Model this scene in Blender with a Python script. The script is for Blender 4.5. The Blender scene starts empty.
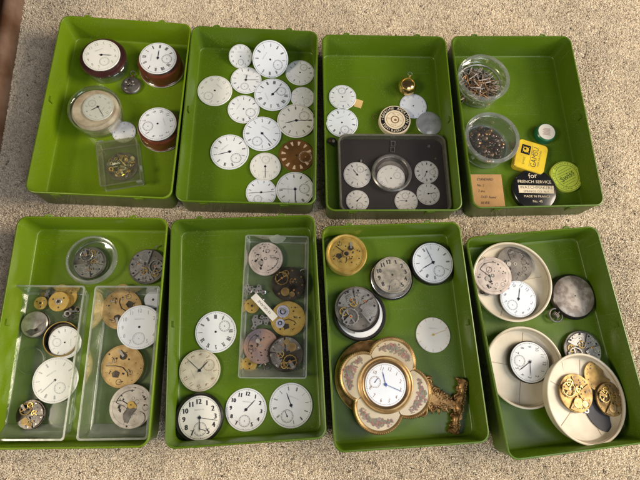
import bpy, math, random
import numpy as np
from mathutils import Matrix, Vector
random.seed(7)
S = 0.01                      # everything below is written in centimetres
scene = bpy.context.scene
col = scene.collection
PI = math.pi
rad = math.radians

# ------------------------------------------------------------------ camera
F, TILT, ROLL, CZ = 471.71434, 0.27791, 0.21074, 56.82617
TL_, TW_, TH_ = 24.56498, 16.6, 4.17539
CR = (Matrix.Rotation(TILT, 3, 'X') @ Matrix.Rotation(ROLL, 3, 'Z'))
CAMP = Vector((0, 0, CZ))
cd = bpy.data.cameras.new('camera'); cam = bpy.data.objects.new('camera', cd); col.objects.link(cam)
cam.matrix_world = Matrix.Translation(CAMP * S) @ CR.to_4x4()
cd.sensor_fit = 'HORIZONTAL'; cd.sensor_width = 36; cd.lens = 36 * F / 640
cd.clip_start = 0.01; cd.clip_end = 50
scene.camera = cam

def place(fr, px, py, z=0.0):
    """the point of the photograph (px,py) on the plane of height z of a frame, in the frame's own centimetres"""
    d = CR @ Vector(((px - 320) / F, -(py - 240) / F, -1))
    inv = fr.inverted()
    o = inv @ CAMP; dd = inv.to_3x3() @ d
    t = (z - o.z) / dd.z
    return o + dd * t

# ------------------------------------------------------------------ materials
MATS = {}
def nodemat(name):
    m = bpy.data.materials.new(name); m.use_nodes = True
    nt = m.node_tree; b = nt.nodes['Principled BSDF']
    return m, nt, b
def mat(name, c, rough=.5, metal=0., var=.15, scale=60, bump=.0, bscale=150, c2=None, spec=.5, coat=0., rvar=.0, detail=4, alpha=None, lo=.35, hi=.65, sss=0):
    """one procedural surface: two colours mixed by noise, a bump and a varying gloss"""
    if name in MATS: return MATS[name]
    m, nt, b = nodemat(name); N = nt.nodes; L = nt.links
    if c2 is None: c2 = tuple(max(0, x * (1 - var)) for x in c)
    tc = N.new('ShaderNodeTexCoord')
    oi = N.new('ShaderNodeObjectInfo')
    ad = N.new('ShaderNodeVectorMath'); ad.operation = 'ADD'
    mu = N.new('ShaderNodeVectorMath'); mu.operation = 'SCALE'; mu.inputs['Scale'].default_value = 7.0
    L.new(oi.outputs['Location'], mu.inputs[0]); L.new(tc.outputs['Object'], ad.inputs[0]); L.new(mu.outputs[0], ad.inputs[1])
    no = N.new('ShaderNodeTexNoise'); no.inputs['Scale'].default_value = scale; no.inputs['Detail'].default_value = detail
    L.new(ad.outputs[0], no.inputs['Vector'])
    mr = N.new('ShaderNodeMapRange'); mr.inputs[1].default_value = lo; mr.inputs[2].default_value = hi
    L.new(no.outputs['Fac'], mr.inputs[0])
    mx = N.new('ShaderNodeMix'); mx.data_type = 'RGBA'
    mx.inputs[6].default_value = (*c, 1); mx.inputs[7].default_value = (*c2, 1)
    L.new(mr.outputs[0], mx.inputs[0]); L.new(mx.outputs[2], b.inputs['Base Color'])
    b.inputs['Metallic'].default_value = metal
    b.inputs['Specular IOR Level'].default_value = spec
    b.inputs['Coat Weight'].default_value = coat; b.inputs['Coat Roughness'].default_value = .08
    if sss:
        b.inputs['Subsurface Weight'].default_value = sss; b.inputs['Subsurface Radius'].default_value = (.3, .5, .1); b.inputs['Subsurface Scale'].default_value = .004
    if rvar:
        r2 = N.new('ShaderNodeMapRange'); r2.inputs[3].default_value = max(.03, rough - rvar); r2.inputs[4].default_value = min(1, rough + rvar)
        L.new(no.outputs['Fac'], r2.inputs[0]); L.new(r2.outputs[0], b.inputs['Roughness'])
    else: b.inputs['Roughness'].default_value = rough
    if bump:
        n2 = N.new('ShaderNodeTexNoise'); n2.inputs['Scale'].default_value = bscale; n2.inputs['Detail'].default_value = 5
        L.new(ad.outputs[0], n2.inputs['Vector'])
        bp = N.new('ShaderNodeBump'); bp.inputs['Strength'].default_value = bump; bp.inputs['Distance'].default_value = .0004 if metal > .3 else .002
        L.new(n2.outputs['Fac'], bp.inputs['Height']); L.new(bp.outputs[0], b.inputs['Normal'])
    MATS[name] = m
    return m
def clear(name, tint=(.93, .95, .93), face=.05, edge=.75, rough=.04, bump=.0, haze=0.0, hazec=(.8, .8, .78)):
    """thin clear plastic or glass: see-through face on, glossy at its edges"""
    if name in MATS: return MATS[name]
    m, nt, b = nodemat(name); N = nt.nodes; L = nt.links
    N.remove(b)
    out = N['Material Output']
    tr = N.new('ShaderNodeBsdfTransparent'); tr.inputs[0].default_value = (*tint, 1)
    gl = N.new('ShaderNodeBsdfGlossy'); gl.inputs['Roughness'].default_value = rough; gl.inputs[0].default_value = (.95, .95, .95, 1)
    lw = N.new('ShaderNodeLayerWeight'); lw.inputs[0].default_value = .35
    mr = N.new('ShaderNodeMapRange'); mr.inputs[3].default_value = face; mr.inputs[4].default_value = edge
    L.new(lw.outputs['Facing'], mr.inputs[0])
    mx = N.new('ShaderNodeMixShader'); L.new(mr.outputs[0], mx.inputs[0]); L.new(tr.outputs[0], mx.inputs[1]); L.new(gl.outputs[0], mx.inputs[2])
    last = mx
    if haze:
        df = N.new('ShaderNodeBsdfDiffuse'); df.inputs[0].default_value = (*hazec, 1)
        tc = N.new('ShaderNodeTexCoord'); no = N.new('ShaderNodeTexNoise'); no.inputs['Scale'].default_value = 90; no.inputs['Detail'].default_value = 5
        L.new(tc.outputs['Object'], no.inputs['Vector'])
        m2 = N.new('ShaderNodeMapRange'); m2.inputs[1].default_value = .35; m2.inputs[2].default_value = .7; m2.inputs[3].default_value = haze * .75; m2.inputs[4].default_value = haze * 1.3
        L.new(no.outputs['Fac'], m2.inputs[0])
        mx2 = N.new('ShaderNodeMixShader'); L.new(m2.outputs[0], mx2.inputs[0]); L.new(mx.outputs[0], mx2.inputs[1]); L.new(df.outputs[0], mx2.inputs[2]); last = mx2
    if bump:
        n2 = N.new('ShaderNodeTexNoise'); n2.inputs['Scale'].default_value = 60
        tc2 = N.new('ShaderNodeTexCoord'); L.new(tc2.outputs['Object'], n2.inputs['Vector'])
        bp = N.new('ShaderNodeBump'); bp.inputs['Strength'].default_value = bump; bp.inputs['Distance'].default_value = .002
        L.new(n2.outputs['Fac'], bp.inputs['Height']); L.new(bp.outputs[0], gl.inputs['Normal'])
    L.new(last.outputs[0], out.inputs['Surface'])
    MATS[name] = m
    return m

def tray_plastic(name, c):
    """moulded plastic with dust, fine scratches and a patchy gloss"""
    m = mat(name, c, .34, var=.20, scale=9, bump=.05, bscale=60, spec=.4, lo=.3, hi=.7)
    nt = m.node_tree; N = nt.nodes; L = nt.links; b = N['Principled BSDF']
    tc = N.new('ShaderNodeTexCoord'); old = b.inputs['Base Color'].links[0].from_socket
    def noise(sc, det, vec=None, rough=.5):
        n = N.new('ShaderNodeTexNoise'); n.inputs['Scale'].default_value = sc; n.inputs['Detail'].default_value = det; n.inputs['Roughness'].default_value = rough
        L.new(vec or tc.outputs['Object'], n.inputs['Vector']); return n.outputs['Fac']
    def mapr(src, a, b_, c0, c1):
        r = N.new('ShaderNodeMapRange'); r.inputs[1].default_value = a; r.inputs[2].default_value = b_; r.inputs[3].default_value = c0; r.inputs[4].default_value = c1; L.new(src, r.inputs[0]); return r.outputs[0]
    def mul(a, b_):
        r = N.new('ShaderNodeMath'); r.operation = 'MULTIPLY'; L.new(a, r.inputs[0]); L.new(b_, r.inputs[1]); return r.outputs[0]
    dust = mul(mapr(noise(900, 2), .62, .72, 0, .55), mapr(noise(22, 4), .42, .62, .15, 1))
    scr = []
    for ang, st in ((.5, (12, 900, 1)), (2.1, (10, 1100, 1))):
        mp = N.new('ShaderNodeMapping'); mp.inputs['Rotation'].default_value = (0, 0, ang); mp.inputs['Scale'].default_value = st; L.new(tc.outputs['Object'], mp.inputs['Vector'])
        scr.append(mapr(noise(1.0, 1, mp.outputs[0]), .70, .76, 0, .5))
    mx = N.new('ShaderNodeMath'); mx.operation = 'MAXIMUM'; L.new(scr[0], mx.inputs[0]); L.new(scr[1], mx.inputs[1])
    s2 = mul(mx.outputs[0], mapr(noise(30, 3), .45, .65, 0, .7))
    m2 = N.new('ShaderNodeMath'); m2.operation = 'MAXIMUM'; L.new(dust, m2.inputs[0]); L.new(s2, m2.inputs[1])
    cm = N.new('ShaderNodeMix'); cm.data_type = 'RGBA'; L.new(m2.outputs[0], cm.inputs[0]); L.new(old, cm.inputs[6]); cm.inputs[7].default_value = (.34, .38, .20, 1)
    L.new(cm.outputs[2], b.inputs['Base Color'])
    ra = N.new('ShaderNodeMath'); ra.operation = 'ADD'; L.new(mapr(noise(16, 5), .3, .7, .24, .46), ra.inputs[0]); L.new(m2.outputs[0], ra.inputs[1]); ra.use_clamp = True
    L.new(ra.outputs[0], b.inputs['Roughness'])
    return m
GREEN = tray_plastic('green_plastic', (.083, .152, .004))
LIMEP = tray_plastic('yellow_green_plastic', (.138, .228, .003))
WHITE = mat('white_enamel', (.76, .78, .82), .18, var=.10, scale=40, spec=.5, coat=.25)
WHITEW = mat('ivory_enamel', (.76, .75, .72), .22, var=.07, scale=40, coat=.2)
WHITEB = mat('cool_enamel', (.74, .78, .86), .18, var=.05, scale=40, coat=.25)
CREAM = mat('aged_dial_paint', (.62, .57, .45), .35, var=.28, scale=90)
GREYD = mat('aged_grey_dial', (.34, .31, .26), .4, var=.5, scale=110)
BROWND = mat('brown_dial', (.19, .085, .022), .35, var=.45, scale=60, coat=.3)
SILVD = mat('silvered_dial', (.78, .76, .72), .25, metal=.25, var=.06, scale=40)
PINKM = mat('pink_cream_mark', (.75, .55, .40), .5)
INK = mat('black_ink', (.03, .03, .035), .4, var=0)
INKB = mat('blue_black_ink', (.07, .08, .14), .4, var=0)
INKG = mat('pale_grey_ink', (.30, .31, .33), .5, var=0)
INKGR = mat('pale_green_ink', (.28, .36, .20), .5, var=0)
INKBL = mat('pale_blue_ink', (.10, .14, .40), .5, var=0)
INKBR = mat('brown_ink', (.20, .10, .03), .5, var=0)
STEEL = mat('blued_steel', (.018, .022, .038), .3, metal=.3, var=.1)
BLACKM = mat('black_metal', (.02, .02, .02), .35, metal=.5, var=.3, scale=50)
GOLD = mat('gilt_brass', (.70, .50, .15), .30, metal=.6, c2=(.50, .32, .08), scale=120, bump=.12, bscale=300, rvar=.12)
BRASS = mat('matte_brass', (.52, .37, .17), .38, metal=.65, c2=(.30, .19, .075), scale=110, bump=.1, bscale=300, rvar=.1)
OLDBR = mat('tarnished_brass', (.33, .22, .075), .48, metal=.6, c2=(.15, .09, .03), scale=90, bump=.35, bscale=260, rvar=.15)
OLDG = mat('worn_old_gold', (.42, .28, .12), .42, metal=.65, c2=(.26, .15, .055), scale=60, bump=.3, bscale=200)
ANTG = mat('antique_gilt_bronze', (.42, .25, .10), .45, metal=.75, c2=(.15, .075, .025), scale=110, bump=.8, bscale=240, rvar=.12)
NICK = mat('frosted_nickel', (.62, .58, .53), .34, metal=.65, c2=(.36, .32, .28), scale=120, bump=.08, bscale=400, rvar=.1)
NICKL = mat('bright_nickel', (.72, .70, .68), .28, metal=.85, c2=(.42, .40, .38), scale=130, bump=.08, bscale=300, rvar=.08)
NICKP = mat('pinkish_nickel', (.58, .50, .46), .45, metal=.4, c2=(.42, .35, .32), scale=120, bump=.1, bscale=400)
NICKD = mat('tarnished_nickel', (.25, .23, .21), .38, metal=.6, c2=(.09, .08, .075), scale=80, bump=.3, bscale=260, rvar=.12)
DARKB = mat('dark_bronze', (.12, .10, .08), .35, metal=.8, c2=(.03, .025, .02), scale=70, bump=.4, bscale=240, rvar=.12)
COPPER = mat('coppery_nickel', (.52, .33, .25), .36, metal=.7, c2=(.24, .20, .23), scale=38, bump=.2, bscale=300, rvar=.1, lo=.42, hi=.6)
HOLE = mat('dark_recess', (.012, .010, .008), .6, var=0)
RUBY = mat('ruby_jewel', (.35, .02, .05), .1, var=.2, coat=.6)
BROWNC = mat('red_brown_bakelite', (.17, .045, .02), .22, var=.45, scale=30, coat=.5)
MAROON = mat('dark_maroon_bakelite', (.05, .016, .014), .2, var=.4, scale=30, coat=.5)
DCASE = mat('dark_case_metal', (.07, .065, .06), .3, metal=.8, var=.4, scale=60, rvar=.1)
CPLAST = mat('cream_plastic', (.60, .54, .43), .42, c2=(.50, .43, .32), scale=38, bump=.08, bscale=80, rvar=.08)
CPLIN = mat('cream_plastic_seam', (.36, .26, .18), .5, var=.2)
PAPER = mat('kraft_paper', (.44, .25, .10), .85, var=.15, scale=40, bump=.25, bscale=200)
TANP = mat('tan_paper', (.62, .42, .17), .8, var=.15, scale=60)
CREAMP = mat('cream_card', (.72, .62, .45), .6, var=.12, scale=60)
COTTON = mat('aged_cotton_lining', (.70, .60, .47), .8, c2=(.36,.25,.16), scale=45, bump=.8, bscale=60)
YEL = mat('yellow_tin_paint', (.74, .54, .025), .35, c2=(.62, .42, .03), scale=60, coat=.4)
BLK = mat('black_tin_paint', (.010, .010, .012), .25, var=.3, coat=.5)
LIME = mat('lime_tin_paint', (.70, .82, .10), .35, var=.12, scale=30, coat=.3)
DKGRN = mat('dark_green_ink', (.03, .09, .02), .5, var=0)
GCAP = mat('dark_green_cap', (.02, .16, .07), .3, var=.2)
WCAP = mat('white_cap_paper', (.74, .70, .62), .5, var=.15, scale=60)
FELT = mat('charcoal_backing', (.036, .029, .028), .5, var=.12, scale=12, bump=.1, bscale=200)
ROSE = mat('rose_paint', (.32, .15, .13), .4, var=.3, scale=200)
MAUVE = mat('mauve_paint', (.27, .22, .20), .4, var=.3, scale=200)
LEAFP = mat('leaf_green_paint', (.20, .20, .13), .4, var=.3, scale=200)
PANEL = mat('cream_porcelain', (.50, .42, .29), .26, var=.22, scale=40, coat=.4)
RODM = mat('brown_bronze_rod', (.25, .17, .12), .35, metal=.7, var=.5, scale=80)
GARN = mat('garnet_brown', (.10, .035, .025), .2, metal=.2, var=.5, scale=100, coat=.6)
AMBER = mat('amber_brass_bit', (.50, .28, .14), .28, metal=.8, var=.3)
LAV = mat('lavender_wheel', (.68, .68, .85), .3, metal=.6, var=.15)
WOODD = mat('dark_brown_wood', (.060, .024, .010), .4, c2=(.03, .012, .006), scale=18, bump=.2, bscale=40)
WOODL = mat('worn_brown_wood', (.22, .135, .09), .45, c2=(.10, .045, .02), scale=30, bump=.3, bscale=60)
CLEARP = clear('clear_plastic', (.92, .94, .91), .06, .60, .10, bump=.2, haze=.035)
CLEARE = clear('clear_plastic_thick_edge', (.72, .78, .72), .22, .7, .30, bump=.2, haze=.20, hazec=(.55, .60, .52))
CLEARJ = clear('clear_jar', (.90, .92, .91), .08, .8, .06, bump=.1, haze=.03)
CLEARR = clear('jar_rim', (.80, .82, .81), .16, .7, .18, haze=.16, hazec=(.6, .62, .6))
GLASS = clear('watch_glass', (.91, .93, .89), .05, .6, .14)
OLDGLASS = clear('old_crystal', (.88, .92, .84), .03, .40, .45)
BALLG = mat('polished_gold', (.85, .58, .24), .16, metal=1, var=.2, scale=90)
FROST = clear('scuffed_crystal', (.60, .62, .68), .15, .6, .25, haze=.45, hazec=(.55, .57, .66))
SMOKE = clear('display_lid', (.88, .87, .87), .035, .5, .10)
SMOKEE = clear('display_lid_edge', (.55, .53, .48), .15, .6, .25, haze=.5, hazec=(.20, .19, .15))

# ------------------------------------------------------------------ mesh builder
class MB:
    def __init__(s): s.v = []; s.f = []; s.m = []; s.mats = []
    def mi(s, m):
        if m not in s.mats: s.mats.append(m)
        return s.mats.index(m)
    def add(s, vs, fs, m, M=None):
        o = len(s.v); i = s.mi(m)
        for p in vs:
            if M is not None: p = M @ Vector(p)
            s.v.append((p[0], p[1], p[2]))
        for f in fs: s.f.append([o + k for k in f]); s.m.append(i)
        return s
    def lathe(s, prof, m, n=48, x=0, y=0, M=None, cap=False):
        """prof: (radius, height) pairs, drawn from the axis outwards or as an open line"""
        vs = []; fs = []; idx = []
        for (r, z) in prof:
            if r < 1e-6: idx.append([len(vs)]); vs.append((x, y, z))
            else:
                idx.append(list(range(len(vs), len(vs) + n)))
                vs += [(x + r * math.cos(2 * PI * k / n), y + r * math.sin(2 * PI * k / n), z) for k in range(n)]
        for a, b in zip(idx, idx[1:]):
            for k in range(n):
                k2 = (k + 1) % n
                if len(a) == 1 and len(b) == 1: continue
                if len(a) == 1: fs.append((a[0], b[k2], b[k]))
                elif len(b) == 1: fs.append((a[k], a[k2], b[0]))
                else: fs.append((a[k], a[k2], b[k2], b[k]))
        return s.add(vs, fs, m, M)
    def cyl(s, r, z0, z1, m, x=0, y=0, n=24, bev=.02, M=None):
        b = min(bev, r * .4, (z1 - z0) * .4)
        return s.lathe([(0, z0), (r, z0), (r, z1 - b), (r - b, z1), (0, z1)], m, n, x, y, M)
    def ring(s, r0, r1, z0, z1, m, x=0, y=0, n=40, M=None):
        b = min(.02, (r1 - r0) * .3, (z1 - z0) * .3)
        return s.lathe([(r0, z0), (r1, z0), (r1, z1 - b), (r1 - b, z1), (r0 + b, z1), (r0, z1 - b), (r0, z0)], m, n, x, y, M)
    def disc(s, r, z, m, x=0, y=0, n=16, M=None):
        return s.add([(x + r * math.cos(2 * PI * k / n), y + r * math.sin(2 * PI * k / n), z) for k in range(n)], [list(range(n))], m, M)
    def flatring(s, r0, r1, z, m, x=0, y=0, n=40, M=None):
        vs = [(x + r * math.cos(2 * PI * k / n), y + r * math.sin(2 * PI * k / n), z) for r in (r0, r1) for k in range(n)]
        return s.add(vs, [(k, n + k, n + (k + 1) % n, (k + 1) % n) for k in range(n)], m, M)
    def poly(s, pts, z0, z1, m, M=None, bev=0):
        """a prism over a counter-clockwise outline"""
        n = len(pts)
        vs = [(p[0], p[1], z0) for p in pts] + [(p[0], p[1], z1) for p in pts]
        fs = [list(range(n, 2 * n)), list(range(n - 1, -1, -1))] + [(k, (k + 1) % n, n + (k + 1) % n, n + k) for k in range(n)]
        return s.add(vs, fs, m, M)
    def flat(s, pts, z, m, M=None): return s.add([(p[0], p[1], z) for p in pts], [list(range(len(pts)))], m, M)
    def bar(s, x0, y0, x1, y1, w, z, m, M=None, w1=None, t=0):
        w1 = w if w1 is None else w1
        L = math.hypot(x1 - x0, y1 - y0) or 1; nx, ny = -(y1 - y0) / L, (x1 - x0) / L
        P = [(x0 + nx * w / 2, y0 + ny * w / 2), (x0 - nx * w / 2, y0 - ny * w / 2), (x1 - nx * w1 / 2, y1 - ny * w1 / 2), (x1 + nx * w1 / 2, y1 + ny * w1 / 2)]
        return s.poly(P, z, z + t, m, M) if t else s.flat(P, z, m, M)
    def box(s, x0, y0, z0, x1, y1, z1, m, M=None): return s.poly([(x0, y0), (x1, y0), (x1, y1), (x0, y1)], z0, z1, m, M)
    def tube(s, pts, r, m, n=8, M=None, closed=False):
        P = [Vector(p) for p in pts]; vs = []; fs = []; K = len(P)
        rr = r if isinstance(r, (list, tuple)) else [r] * K
        for i, p in enumerate(P):
            a = P[(i - 1) % K] if (closed or i > 0) else p; b = P[(i + 1) % K] if (closed or i < K - 1) else p
            t = (b - a).normalized(); u = t.cross(Vector((0.01, 0.02, 1)));
            if u.length < .05: u = t.cross(Vector((1, 0, 0)))
            u.normalize(); w = t.cross(u)
            for k in range(n):
                q = p + (u * math.cos(2 * PI * k / n) + w * math.sin(2 * PI * k / n)) * rr[i]; vs.append(tuple(q))
        for i in range(K if closed else K - 1):
            j = (i + 1) % K
            for k in range(n): fs.append((i * n + k, i * n + (k + 1) % n, j * n + (k + 1) % n, j * n + k))
        if not closed: fs += [list(range(n - 1, -1, -1)), [(K - 1) * n + k for k in range(n)]]
        return s.add(vs, fs, m, M)
    def hand(s, t, x, y, size, z, m, ang=0):
        vs, fs = glyph(t)       # slanted, a little thick, like a pen
        c, sn = math.cos(ang), math.sin(ang)
        for dx in (-.03, .03):
            s.add([(x + size * (c * (a * .85 + b * .28 + dx) - sn * b), y + size * (sn * a + c * (b + .03 * math.sin(a * 5))), z + dx * .02) for a, b in vs], fs, m)
        return s
    def text(s, t, x, y, size, z, m, ang=0, M=None, squeeze=1.0):
        vs, fs = glyph(t)
        c, sn = math.cos(ang), math.sin(ang)
        return s.add([(x + size * (c * a * squeeze - sn * b), y + size * (sn * a * squeeze + c * b), z) for a, b in vs], fs, m, M)
    def build(s, name, parent=None, smooth=35):
        me = bpy.data.meshes.new(name)
        me.from_pydata([(a * S, b * S, c * S) for a, b, c in s.v], [], s.f)
        for m in s.mats: me.materials.append(m)
        me.polygons.foreach_set('material_index', s.m)
        if smooth:
            me.shade_smooth()
            try: me.set_sharp_from_angle(angle=rad(smooth))
            except Exception: me.shade_flat()
        me.update()
        o = bpy.data.objects.new(name, me); col.objects.link(o)
        if parent is not None: o.parent = parent
        return o
_g = {}
def glyph(t):
    """centred outline of a short text, height about 1"""
    if t in _g: return _g[t]
    cu = bpy.data.curves.new('writing', 'FONT'); cu.body = t; cu.align_x = 'CENTER'; cu.align_y = 'CENTER'; cu.resolution_u = 2
    ob = bpy.data.objects.new('writing', cu); col.objects.link(ob)
    bpy.context.view_layer.update()
    me = ob.to_mesh()
    vs = [(v.co.x, v.co.y) for v in me.vertices]; fs = [list(p.vertices) for p in me.polygons]
    if fs and me.polygons[0].normal.z < 0: fs = [f[::-1] for f in fs]
    ob.to_mesh_clear(); bpy.data.objects.remove(ob); bpy.data.curves.remove(cu)
    if vs:
        ys = [v[1] for v in vs]; k = (max(ys) + min(ys)) / 2; xs = [v[0] for v in vs]; kx = (max(xs) + min(xs)) / 2
        vs = [(a - kx, b - k) for a, b in vs]
    _g[t] = (vs, fs); return _g[t]

def tag(o, label=None, cat=None, group=None, kind=None):
    if label: o['label'] = label
    if cat: o['category'] = cat
    if group: o['group'] = group
    if kind: o['kind'] = kind
    return o
def setmw(o, fr, x, y, z, ang=0, tx=0, ty=0, lean=0):
    M = fr @ Matrix.Translation((x, y, z)) @ Matrix.Rotation(lean, 4, 'X') @ Matrix.Rotation(ang, 4, 'Z') @ Matrix.Rotation(tx, 4, 'X') @ Matrix.Rotation(ty, 4, 'Y')
    T = M.to_translation() * S
    o.matrix_world = Matrix.Translation(T) @ M.to_3x3().to_4x4()
    return M
def root(name, label, cat, fr, px, py, z, up=0, group=None, ztop=None, tx=0, ty=0, lean=0):
    """an Empty standing at height z of the frame; (px,py) is where its top, at height ztop, shows in the photo"""
    zt = z if ztop is None else ztop
    p = place(fr, px, py, zt)
    q = place(fr, px + 6 * math.sin(rad(up)), py - 6 * math.cos(rad(up)), zt)
    ang = math.atan2(q.y - p.y, q.x - p.x) - PI / 2
    o = bpy.data.objects.new(name, None); o.empty_display_size = .01; col.objects.link(o)
    M = setmw(o, fr, p.x, p.y, z, ang, tx, ty, lean)
    tag(o, label, cat, group)
    k = (place(fr, px + 5, py, zt) - place(fr, px - 5, py, zt)).length / 10
    return o, k, M

# ------------------------------------------------------------------ dials
HANDW = .055
def roman(mb, n, R, z, m, r0, h, wt):
    s = ['', 'I', 'II', 'III', 'IIII', 'V', 'VI', 'VII', 'VIII', 'IX', 'X', 'XI', 'XII'][n]
    wd = {'I': .55 * wt * 2, 'V': 2.6 * wt, 'X': 2.6 * wt}
    tot = sum(wd[c] for c in s); x = -tot / 2
    M = Matrix.Rotation(-2 * PI * n / 12, 4, 'Z')
    for c in s:
        w = wd[c]; a, b = r0 * R, (r0 + h) * R; X = x * R; W = w * R; T = wt * R
        if c == 'I': mb.bar(X + W / 2, a, X + W / 2, b, T * .8, z, m, M)
        elif c == 'V': mb.bar(X + W * .15, b, X + W * .5, a, T, z, m, M); mb.bar(X + W * .85, b, X + W * .5, a, T * .45, z + .001, m, M)
        else: mb.bar(X + W * .15, b, X + W * .85, a, T, z, m, M); mb.bar(X + W * .85, b, X + W * .15, a, T * .45, z + .001, m, M)
        x += w
def dial_mesh(R, style='arabic', face=None, ink=None, sub=None, th=.12, z0=0, edge=None, hole=True, logo=True, skip=()):
    face = face or WHITE; ink = ink or INK
    mb = MB()
    mb.lathe([(0, z0), (R * .99, z0), (R, z0 + th * .6)], edge or face, 56)
    mb.lathe([(R, z0 + th * .6), (R - .05, z0 + th), (0, z0 + th + .0)], face, 56)
    z = z0 + th + .006
    def P(a, r): return (r * R * math.sin(a), r * R * math.cos(a))
    if style not in ('plain', 'wedge', 'baton'):
        mb.flatring(R * .925, R * .935, z, ink, n=56)
        for k in range(60):
            a = 2 * PI * k / 60; x0, y0 = P(a, .90 if k % 5 else .885); x1, y1 = P(a, .93)
            mb.bar(x0, y0, x1, y1, R * (.010 if k % 5 else .022), z + .001, ink)
    subh = None
    if sub:
        sa, sd, sr = rad(sub[0]), sub[1], sub[2]; sx, sy = P(sa, sd)
        mb.flatring(R * sr * .96, R * sr, z + .002, ink, sx, sy, n=32)
        mb.flatring(R * sr * .80, R * sr * .815, z + .002, ink, sx, sy, n=32)
        for k in range(12):
            a = 2 * PI * k / 12
            mb.bar(sx + R * sr * .82 * math.sin(a), sy + R * sr * .82 * math.cos(a), sx + R * sr * math.sin(a), sy + R * sr * math.cos(a), R * .012, z + .003, ink)
        mb.disc(R * .025, z + .003, ink, sx, sy)
        mb.flatring(R * sr * 1.0, R * sr * 1.03, z + .002, MATS['pale_grey_ink'], sx, sy, n=32)
    for n in range(1, 13):
        a = 2 * PI * n / 12
        if n in skip: continue
        if sub and abs(((math.degrees(a) - sub[0] + 180) % 360) - 180) < 10 and style not in ('baton',): continue
        if style.startswith('arabic'):
            sz = {'arabic': .25, 'arabic_bold': .33, 'arabic_pale': .24, 'arabic_small': .22, 'arabic_heavy': .27}[style]
            rr = {'arabic': .75, 'arabic_bold': .73, 'arabic_small': .78}.get(style, .74)
            x, y = P(a, rr)
            mb.text(str(n), x, y, sz * R, z + .004, ink, squeeze=.85)
            if style in ('arabic_bold', 'arabic_heavy'):
                for dx in (.018, -.018): mb.text(str(n), x + dx * R, y, sz * R, z + .0045 + dx * .02, ink, squeeze=.85)
        elif style == 'roman': roman(mb, n, R, z + .004, ink, .65, .18, .018)
        elif style == 'roman_thick': roman(mb, n, R, z + .004, ink, .63, .20, .032)
        elif style == 'roman_thin': roman(mb, n, R, z + .004, ink, .66, .17, .015)
        elif style == 'wedge':
            x0, y0 = P(a, .62); x1, y1 = P(a, .86); mb.bar(x0, y0, x1, y1, R * .07, z + .002, PINKM, w1=R * .17, t=.03)
        elif style == 'baton':
            x0, y0 = P(a, .80); x1, y1 = P(a, .95); mb.bar(x0, y0, x1, y1, R * .022, z + .002, ink, t=.01)
    if logo and style not in ('wedge', 'plain'):
        mb.text('WATCH Co.', 0, R * .36, R * .085, z + .004, MATS['pale_grey_ink'])
    if hole: mb.disc(R * .055, z + .004, HOLE)
    return mb
def hands(par, R, z, lst, m=None):
    """lst: (name, angle clockwise from twelve, length, kind)"""
    m = m or STEEL
    for i, (nm, a, L, w) in enumerate(lst):
        mb = MB(); M = Matrix.Rotation(-rad(a), 4, 'Z'); zz = z + .035 + .03 * i; w *= .52
        mb.bar(0, -R * .12, 0, R * L * .72, R * w * .55, zz, m, M, w1=R * w, t=.015)
        mb.bar(0, R * L * .72, 0, R * L, R * w, zz + .0005, m, M, w1=R * w * .2, t=.015)
        mb.cyl(R * .07, zz - .002, zz + .022, m, n=16)
        mb.build(nm, par)
def hour(a, L=.5): return ('hour_hand', a, L, .075)
def minute(a, L=.82): return ('minute_hand', a, L, .05)
SEC = lambda a, L=.7: ('second_hand', a, L, .018)
_scratch = {}
def dial(fr, px, py, d, up, label, style='arabic', face=None, ink=None, sub=(180, .48, .25), hnds=(), z=.22, th=.12, group=None, hcol=None, tx=0, ty=0, name='watch_dial', edge=None, logo=True, subhand=None, feet=True, hole=True, skip=(), lean=0):
    r, k, M = root(name, label, 'watch dial', fr, px, py, z, up, group, ztop=z + th, tx=tx, ty=ty, lean=lean)
    R = d / 2 * k
    dial_mesh(R, style, face, ink, sub, th, 0, edge, hole=hole, logo=logo, skip=skip).build('face', r)
    if hnds: hands(r, R, th, [(n, (a - up) if n != 'x' else a, L, w) for n, a, L, w in hnds], hcol)
    if subhand is not None and sub:
        mb = MB(); sx, sy = R * sub[1] * math.sin(rad(sub[0])), R * sub[1] * math.cos(rad(sub[0]))
        Mx = Matrix.Translation((sx, sy, 0)) @ Matrix.Rotation(-rad(subhand - up), 4, 'Z')
        mb.bar(0, -R * .05, 0, R * sub[2] * .9, R * .022, th + .03, hcol or STEEL, Mx, t=.01); mb.cyl(R * .035, th + .028, th + .045, hcol or STEEL, sx, sy, n=10)
        mb.build('seconds_hand', r)
    return r, R
def dial_part(par, R, z, up0=0, style='arabic', face=None, ink=None, sub=(180, .48, .25), hnds=(), th=.12, hcol=None, logo=True, subhand=None, x=0, y=0, hole=True):
    mb = dial_mesh(R, style, face, ink, sub, th, 0, hole=hole, logo=logo)
    o = mb.build('dial', par); o.location = (x * S, y * S, z * S)
    if hnds: hands(o, R, th, hnds, hcol)
    if subhand is not None:
        mb = MB(); sx, sy = R * sub[1] * math.sin(rad(sub[0])), R * sub[1] * math.cos(rad(sub[0]))
        Mx = Matrix.Translation((sx, sy, 0)) @ Matrix.Rotation(-rad(subhand), 4, 'Z')
        mb.bar(0, -R * .05, 0, R * sub[2] * .9, R * .025, th + .03, hcol or STEEL, Mx, t=.01)
        mb.build('seconds_hand', o)
    return o

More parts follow.
